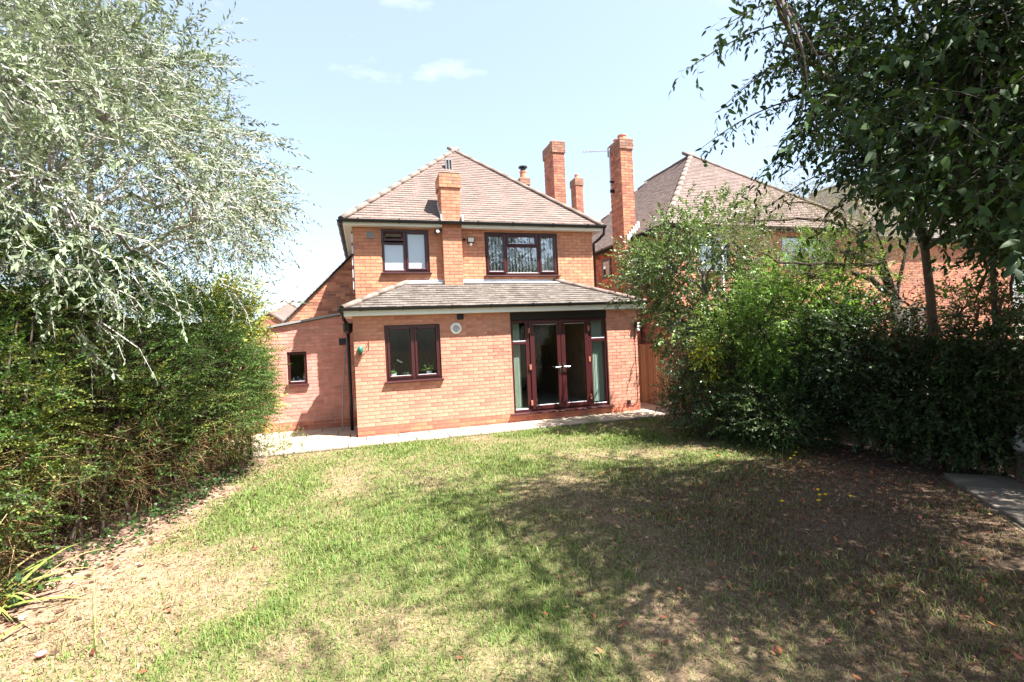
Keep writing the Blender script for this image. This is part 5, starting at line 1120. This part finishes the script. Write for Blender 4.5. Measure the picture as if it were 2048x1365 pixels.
# the big tree whose crown overhangs the garden from the right
def overhang(name, label, tbase, tpts, ncand, ell_c, ell_r, r0, seed, nextra=760):
    global rng
    rng = np.random.default_rng(seed)
    t = plant(name, label, 'tree', (tbase[0], tbase[1], 0))
    C = np.asarray(ell_c) + ball(ncand, 0.2) * np.asarray(ell_r)
    extra = np.array([at(a_, b_, c_) for a_, b_, c_ in zip(rng.uniform(1480, 2300, nextra), rng.uniform(-80, 560, nextra), rng.uniform(2.7, 6.3, nextra))]).reshape(-1, 3); C = np.concatenate([C, extra]); ncand = len(C)
    px, py, f = camspace(C)
    bx = np.interp(py, [-400, 0, 80, 140, 200, 300, 380, 470, 540, 600, 640], [1500, 1500, 1450, 1430, 1500, 1490, 1620, 1740, 1900, 2020, 2150])
    inframe = (f > 0.3) & (py > -60) & (px < 2110)
    ok = (~inframe | (px > bx)) & (np.linalg.norm(C - np.array([CX, CY, CAMH]), axis=1) > 2.3) & ((f > 1.0) | (C[:, 2] > 4.0))
    su, sv = C[:, 0] - 0.43 * C[:, 2], C[:, 1] + 0.39 * C[:, 2]
    edge = 0.55 * (fbm(su * 0.9 + 3, sv * 0.9, 3) - 0.5)
    ok &= (su > 0.15 + edge) & (sv < -3.35 + 0.2 * np.clip(su - 2, 0, 1.5) - 1.1 * np.clip(su - 3.2, 0, 1.6) + edge) & (C[:, 2] > 2.3)
    dens = 0.62 * np.clip((su - 0.1) / 4.0, 0.10, 1) * np.clip(0.45 + (-3.2 - sv) / 2.2, 0.35, 1)
    dens = np.where((f > 0.5) & (px > 1640) & (px < 2200) & (su > 2.3), dens * 2.6, dens)
    ok &= rng.random(ncand) < dens
    ok &= ~((C[:, 0] > 4.8) & (C[:, 0] < 8.4) & (C[:, 1] > -10.5) & (C[:, 1] < -5.0) & (C[:, 2] > 4.5) & (C[:, 2] < 7.2) & (rng.random(ncand) < 0.88))
    C = C[ok]
    P, D = clusters(C, 10, 0.44, 0.7, tpts[-1], (-0.15, 0.0, -0.1), 0.7)
    tip = P + unit(D) * 0.5 + np.array([0, 0, -0.15]); keep = np.ones(len(P), bool)
    for Q in (P, P * 0.5 + tip * 0.5, tip):
        px, py, f = camspace(Q)
        lim = np.interp(py, [-300, 0, 60, 100, 140, 175, 220, 260, 300, 330, 380, 430, 470, 520, 560, 600, 640], [1470, 1490, 1480, 1470, 1480, 1500, 1510, 1530, 1540, 1560, 1600, 1680, 1780, 1880, 1950, 2040, 2160])
        keep &= (f < 0.5) | (py < -40) | (px > lim + 130 * rng.random(len(P)) ** 1.5)
    held = keep.reshape(len(C), -1).sum(1) >= 4; P, D = P[keep], D[keep]
    skeleton(t, tpts, C[held], r0, 'bark', hubs=18, sag=0.3, thin=0.011)
    vv = [variant(int(k_), l_, z_, 55, 0.35, 0.24) for k_, l_, z_ in zip(rng.integers(11, 20, 12), rng.uniform(0.34, 0.66, 12), rng.uniform(0.07, 0.115, 12))]
    foliage('crown', t, M['leaf_dark'], P, D, vv, lance(0.36, 0.14), [(0.022, 0.046, 0.012), (0.03, 0.06, 0.015), (0.018, 0.036, 0.010), (0.042, 0.078, 0.018)], (0.7, 1.2), 1.0, M['bark'], 0.0035)
    if nextra:      # long arching shoots reaching out to the left
        br = MB(); PP, DD = [], []
        for (tx, ty, td, bx_, by_) in ((1372, 142, 3.9, 1640, 40), (1440, 60, 3.7, 1660, 0), (1404, 296, 4.1, 1660, 190), (1436, 225, 4.0, 1640, 110), (1500, 372, 4.3, 1700, 240), (1545, 330, 4.0, 1720, 220), (1532, 418, 4.5, 1740, 330), (1625, 470, 4.4, 1790, 350), (1560, 130, 3.6, 1740, 60), (1480, 10, 3.8, 1680, -60), (1690, 505, 4.7, 1830, 380), (1480, 180, 4.4, 1660, 110)):
            a_, e_ = at(bx_, by_, td + 0.5), at(tx, ty, td); m_ = (a_ + e_) / 2 + np.array([0, 0, 0.22]); q = bez(a_, m_, e_, 12); br.tube(q, list(np.linspace(0.011, 0.0025, 12)), 5)
            for j in range(1, 12):
                for _ in range(2 if j < 10 else 1): PP.append(q[j] + rng.normal(0, 0.015, 3)); DD.append(unit(q[min(j + 1, 11)] - q[j - 1]) * 1.0 + rng.normal(0, 0.45, 3) + np.array([0, 0, -0.35]))
        br.build('arching_shoots', M['bark'], t, smooth=True); PP, DD = np.array(PP), np.array(DD)
        foliage('shoot_leaves', t, M['leaf_dark'], PP, DD, [variant(7, 0.24, 0.085, 50, 0.3, 0.2) for _ in range(8)], lance(0.34, 0.14), [(0.035, 0.07, 0.016), (0.05, 0.095, 0.02), (0.06, 0.11, 0.025), (0.028, 0.055, 0.014)], (0.7, 1.2), 1.0, M['bark'], 0.003)
    settle(t); return C
tbp = at(1868, 800, 6.0)
Cn = overhang('overhanging_tree', 'large dark leaved tree overhanging the lawn from the right', tbp, [(tbp[0], tbp[1], -0.05), at(1868, 690, 6.0), at(1862, 600, 6.0), at(1850, 500, 5.95), at(1835, 380, 5.8), (5.9, -6.4, 4.6)], 1900, (5.6, -8.0, 5.6), (5.0, 4.4, 3.1), 0.055, 21)
overhang('unseen_shade_tree', 'added dark leaved tree, unseen behind the viewer, deepening the shade on the front lawn', (5.6, -13.2), [(5.6, -13.2, -0.05), (5.5, -13.1, 1.8), (5.3, -12.8, 3.4), (4.9, -12.4, 4.8)], 330, (4.4, -11.2, 6.0), (3.6, 2.6, 2.0), 0.13, 33, 0)  # out-of-view tree added to block sky light over the near lawn
rng = np.random.default_rng(5)
tb2 = at(1995, 850, 6.0)
t = plant('slender_tree', 'slender shaded trunk with light green leaves at the right edge', 'tree', (tb2[0], tb2[1], 0))
C = np.array([at(x, y, d) for x, y, d in [(1960, 560, 6.0), (1990, 520, 6.1), (2030, 560, 6.0), (1940, 520, 6.3), (2000, 470, 6.2), (2040, 610, 5.9), (1920, 590, 6.4), (1985, 430, 6.3), (1950, 640, 6.2)]])
skeleton(t, [(tb2[0], tb2[1], -0.05), at(2005, 750, 6.0), at(1990, 640, 6.0), at(1985, 540, 6.0), at(1990, 420, 6.1)], C, 0.036, 'bark', hubs=6, sag=0.1, thin=0.01)
P, D = clusters(C, 13, 0.3, 0.9, C.mean(0), (0, 0, 0), 0.4)
foliage('crown', t, M['leaf_thin'], P, D, [variant(11, 0.35, 0.07, 55, 0.3) for _ in range(6)], lance(0.5, 0.12), [(0.10, 0.20, 0.03), (0.13, 0.24, 0.04), (0.07, 0.13, 0.03)], (0.7, 1.2), 0.9, M['bark'], 0.003); settle(t)

# trees behind the camera, mirrored in the upstairs windows
for i, (x, y, h, r_, lab) in enumerate(((-3.5, -24, 6.6, 2.0, 'broad green tree mirrored at the left of the bedroom window'), (7.4, -24, 8.6, 1.7, 'tall green tree mirrored in the middle of the bedroom window'), (10.2, -26, 7.4, 1.9, 'green tree mirrored low in the bedroom window beside the tallest one'))):
    t = plant('garden_tree', lab, 'tree', (x, y, 0), 'trees at the bottom of the garden'); c_ = np.array([x, y, h - r_ * 1.1]); C = c_ + ball(46, 0.5) * np.array([r_, r_, r_ * 1.15])
    skeleton(t, [(x, y, -0.05), (x, y, h * 0.35), (x + 0.2, y, h * 0.62)], C, 0.16, 'bark', hubs=8, thin=0.02)
    P, D = clusters(C, 12, 0.55, 0.8, c_, (0, 0, 0), 0.5); foliage('crown', t, M['leaf'], P, D, [variant(9, 0.6, 0.2, 55, 0.3) for _ in range(5)], lance(0.5, 0.1), [(0.07, 0.12, 0.025), (0.10, 0.16, 0.035)], (0.7, 1.2), 0.8); settle(t)

# ------------------------------------------------------------------ grass, litter and small things
def blades(n, x0, x1, y0, y1):
    u = rng.uniform(x0, x1, n); v = rng.uniform(y0, y1, n)
    return u, v
U, Vv = [], []
def region(nper, dmin, dmax):
    n = int(nper * 14.5 * (dmax - dmin) * 1.25); u = rng.uniform(-5.5, 9, n); v = CY + rng.uniform(dmin * 0.7, dmax * 1.25, n)
    d = np.stack([u - CX, v - CY], 1); f = d @ FWD; r = d @ RGT; k = (f > dmin) & (f < dmax) & (np.abs(r) < f * 1.12 + 0.4); return u[k], v[k]
for a in ((8600, 1.9, 3.4), (5800, 3.4, 5.0), (3500, 5.0, 7.0), (2200, 7.0, 11.5)):
    u, v = region(*a); U.append(u); Vv.append(v)
u = np.concatenate(U); v = np.concatenate(Vv)
g = lawn_green(u, v); sl_, sr_ = soil_mask(u, v)
inlawn = (v < -0.84 + 0.05 * rng.normal(0, 1, len(u))) & (rng.random(len(u)) > 1.0 * sl_) & (rng.random(len(u)) > 0.97 * sr_)
onpath = ((u - p0.x) * pn.x + (v - p0.y) * pn.y > -0.03) & ((u - p0.x) * pd.x + (v - p0.y) * pd.y > -0.05)
k = inlawn & ~onpath & (rng.random(len(u)) < 0.8 + 0.5 * g); u, v, g = u[k], v[k], g[k]; n = len(u)
dist = np.hypot(u - CX, v - CY)
isg = rng.random(n) < np.clip((g - 0.22) * 1.65, 0.05, 0.78)
ht = np.where(isg, rng.uniform(0.025, 0.062, n) + 0.07 * np.clip(g - 0.5, 0, 1) * rng.random(n) * 2, rng.uniform(0.02, 0.055, n)); ht *= np.where(v > -1.5, 1.25, 1) * rng.choice([0.7, 0.9, 1.0, 1.5], n, p=[0.38, 0.36, 0.21, 0.05])
az = rng.uniform(0, 2 * np.pi, n); tilt = np.where(isg, rng.uniform(0.1, 0.75, n), rng.uniform(0.6, 1.4, n))
dr_ = np.stack([np.cos(az) * np.sin(tilt), np.sin(az) * np.sin(tilt), np.cos(tilt)], 1); sd_ = np.stack([-np.sin(az), np.cos(az), 0 * az], 1)
wd = (0.0015 + 0.0013 * rng.random(n)) * np.clip(dist / 3.0, 1, 2.6)
b0 = np.stack([u, v, ground_z(u, v) - 0.003], 1); mid = b0 + dr_ * (ht * 0.55)[:, None]; tip = b0 + dr_ * ht[:, None] + np.stack([np.cos(az), np.sin(az), -0.6 + 0 * az], 1) * (ht * 0.28)[:, None]
V = np.stack([b0 - sd_ * wd[:, None], b0 + sd_ * wd[:, None], mid + sd_ * wd[:, None] * 0.8, mid - sd_ * wd[:, None] * 0.8, tip], 1).reshape(-1, 3)
pg = np.array([(0.12, 0.195, 0.04), (0.155, 0.23, 0.05), (0.095, 0.16, 0.034), (0.225, 0.25, 0.08)]); ps = np.array([(0.33, 0.245, 0.155), (0.28, 0.20, 0.12), (0.38, 0.295, 0.20), (0.22, 0.15, 0.09)])
rsh = np.clip((u - 1.3 + 0.8 * (fbm(u * 0.7, v * 0.7, 3) - 0.5)) / 2.0, 0, 1) * np.clip((-3.9 - v) / 1.3, 0, 1)  # same right-hand area: browner blades, also darkened to deepen the shade
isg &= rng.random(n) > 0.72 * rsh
ps2 = ps * np.array([0.50, 0.44, 0.42])  # darkened straw tones, used mostly on the shaded right side
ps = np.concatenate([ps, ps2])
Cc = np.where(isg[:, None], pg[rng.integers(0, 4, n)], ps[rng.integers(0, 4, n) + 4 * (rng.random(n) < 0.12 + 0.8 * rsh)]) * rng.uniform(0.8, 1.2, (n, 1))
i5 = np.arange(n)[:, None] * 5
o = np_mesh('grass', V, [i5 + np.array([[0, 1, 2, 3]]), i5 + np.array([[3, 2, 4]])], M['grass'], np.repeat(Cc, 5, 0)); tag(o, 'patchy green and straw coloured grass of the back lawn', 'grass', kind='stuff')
print('blades', n)

# fallen leaves
n = 4200; u = rng.uniform(-2.6, 7.0, n); v = rng.uniform(-9.4, -1.2, n)
pr = 0.05 + 0.75 * np.clip((u - 0.4) / 3, 0, 1) * np.clip((-3.0 - v) / 2.5, 0, 1) + 0.9 * np.exp(-((u - 5.9) / 0.8) ** 2 - ((v + 5.3) / 0.8) ** 2)
k = (rng.random(n) < pr) & (v < -0.9); u, v = u[k], v[k]
un = rng.normal(5.75, 0.55, 420); vn_ = rng.normal(-5.3, 0.5, 420); u = np.concatenate([u, un]); v = np.concatenate([v, vn_]); n = len(u)
tvv, tff = lance(0.42, -0.18); az = rng.uniform(0, 6.283, n); tl = rng.normal(0, 0.3, (n, 2)); sz = rng.uniform(0.03, 0.068, n)
d = unit(np.stack([np.cos(az), np.sin(az), tl[:, 0]], 1)); nz = unit(np.stack([tl[:, 1], tl[:, 0], np.ones(n)], 1)); y_ = unit(np.cross(nz, d)); nz = np.cross(d, y_)
Bm = np.stack([d, y_, nz], 2); X = np.einsum('nij,vj->nvi', Bm, tvv) * sz[:, None, None] + np.stack([u, v, ground_z(u, v) + 0.018 + 0.015 * rng.random(n)], 1)[:, None]
cc = np.array([(0.30, 0.09, 0.05), (0.36, 0.15, 0.07), (0.24, 0.07, 0.05), (0.42, 0.28, 0.15), (0.20, 0.10, 0.06), (0.45, 0.16, 0.06)])[rng.integers(0, 6, n)] * rng.uniform(0.35, 1.0, (n, 1))
o = np_mesh('fallen_leaves', X.reshape(-1, 3), [(f[None] + (np.arange(n) * 6)[:, None, None]).reshape(-1, f.shape[1]) for f in tff], M['dryleaf'], np.repeat(cc, 6, 0)); tag(o, 'red and brown fallen leaves scattered over the shaded lawn', 'leaf litter', kind='stuff')

# dandelions
def gpt(px, py):
    r = at(px, py, 1.0) - np.array([CX, CY, CAMH]); s_ = -CAMH / r[2]; return np.array([CX, CY, CAMH]) + r * s_
head = MB(); head.lathe([(0.004, -0.006), (0.012, 0.0), (0.018, 0.006), (0.012, 0.011), (0.003, 0.009)], 10, col=(0.80, 0.56, 0.02)); hm = head.mesh('flower_head', M['petal'], True)
stm = MB(); stm.tube([(0, 0, 0), (0.006, 0.003, 0.06), (0, 0, 0.11)], 0.0022, 5, (0.18, 0.24, 0.08)); smm = stm.mesh('stem', M['leaf'])
for i, (px, py) in enumerate(((1598, 900), (1592, 910), (1589, 917), (1582, 923), (1608, 941), (1637, 990), (1640, 1001), (1652, 1000), (1638, 1013), (1702, 1004), (1565, 1014))):
    g_ = gpt(px, py + 12); t = thing('dandelion', 'yellow dandelion flower standing in the shaded lawn before the border', 'flower', (g_[0], g_[1], 0.0), 'dandelions in the shaded lawn')
    new_obj('stem', smm, t); o = new_obj('flower_head', hm, t); o.location = (0, 0, 0.112)
g_ = gpt(82, 1317); a = MB(); a.lathe([(0.006, 0), (0.024, 0.006), (0.03, 0.016), (0.024, 0.026), (0.005, 0.03)], 14, col=(0.62, 0.20, 0.20)); o = a.build('crab_apple', M['attr'], smooth=True); o.location = (g_[0], g_[1], 0.012); tag(o, 'small round pink fruit lying on the straw lawn, front left', 'fruit')
g1, g2 = gpt(112, 1160), gpt(75, 1188); a = MB(); a.tube([(g1[0] - 0.1, g1[1] + 0.05, 0.16), (g1[0] - 0.02, g1[1], 0.07), (g1[0] + 0.02, g1[1] - 0.12, 0.03), (g2[0] + 0.06, g2[1], 0.02), (g2[0] - 0.1, g2[1], 0.015)], 0.008, 6, (0.45, 0.33, 0.2)); tag(a.build('bent_stem', M['deadtwig'], smooth=True), 'pale bent stem curling from the hedge onto the bare soil', 'stem')
oc = at(2046, 897, 5.2); t = thing('garden_ornament', 'pale stone ornament in the shade at the right edge of the picture', 'ornament', (oc[0], oc[1], 0))
a = MB(); a.lathe([(0.09, 0), (0.07, 0.06), (0.06, oc[2] - 0.1), (0.08, oc[2] - 0.06), (0.08, oc[2] - 0.04)], 12); a.build('plinth', M['bark'], t)
a = MB(); a.lathe([(0.05, -0.04), (0.085, 0.0), (0.09, 0.06), (0.07, 0.12), (0.035, 0.15), (0.05, 0.18), (0.055, 0.21), (0.035, 0.25), (0.01, 0.26)], 14, (0, 0, oc[2])); a.build('figure', M['grey'], t, smooth=True)

# flowers in the next garden, seen past the holly trunk
c_ = at(1388, 642, 9.6); t = plant('flower_basket', 'basket of pink and red flowers beyond the fence beside the holly trunk', 'flowers', (c_[0], c_[1], 0))
a = MB(); a.tube([(c_[0], c_[1], -0.02), (c_[0], c_[1], c_[2] - 0.1)], 0.03, 8); a.build('post', M['white'], t)
a = MB(); a.lathe([(0.08, -0.2), (0.17, -0.1), (0.2, 0), (0.18, 0)], 14, c_); a.build('basket', M['bark'], t)
P = c_ + ball(60, 0.3) * np.array([0.24, 0.24, 0.16]) + np.array([0, 0, 0.05])
foliage('blossom', t, M['petal'], P, rng.normal(0, 1, P.shape), [variant(6, 0.1, 0.05, 70, 0.1) for _ in range(4)], diam(0.9), [(0.62, 0.05, 0.16), (0.6, 0.04, 0.05), (0.65, 0.15, 0.35)], (0.7, 1.2)); settle(t)

# dry litter on the bare soil by the hedge
n = 1500; v = rng.uniform(-6.6, -1.0, n); u = hedge_edge(v) + rng.normal(0.25, 0.28, n); az = rng.uniform(0, 6.283, n); ln = rng.uniform(0.015, 0.07, n); wd = ln * rng.choice([0.08, 0.1, 0.45], n)
A = np.stack([u, v, ground_z(u, v) + 0.006], 1); d = np.stack([np.cos(az), np.sin(az), rng.uniform(0, 0.25, n)], 1) * ln[:, None]; sd_ = np.stack([-np.sin(az), np.cos(az), 0 * az], 1) * wd[:, None]
V = np.stack([A, A + d * 0.5 + sd_, A + d, A + d * 0.5 - sd_], 1).reshape(-1, 3)
cc = np.array([(0.16, 0.09, 0.05), (0.30, 0.21, 0.13), (0.38, 0.30, 0.2), (0.10, 0.06, 0.04)])[rng.integers(0, 4, n)]
o = np_mesh('soil_litter', V, [np.arange(4 * n).reshape(-1, 4)], M['dryleaf'], np.repeat(cc, 4, 0)); tag(o, 'dry twigs and leaf bits on the bare soil by the hedge', 'leaf litter', kind='stuff')
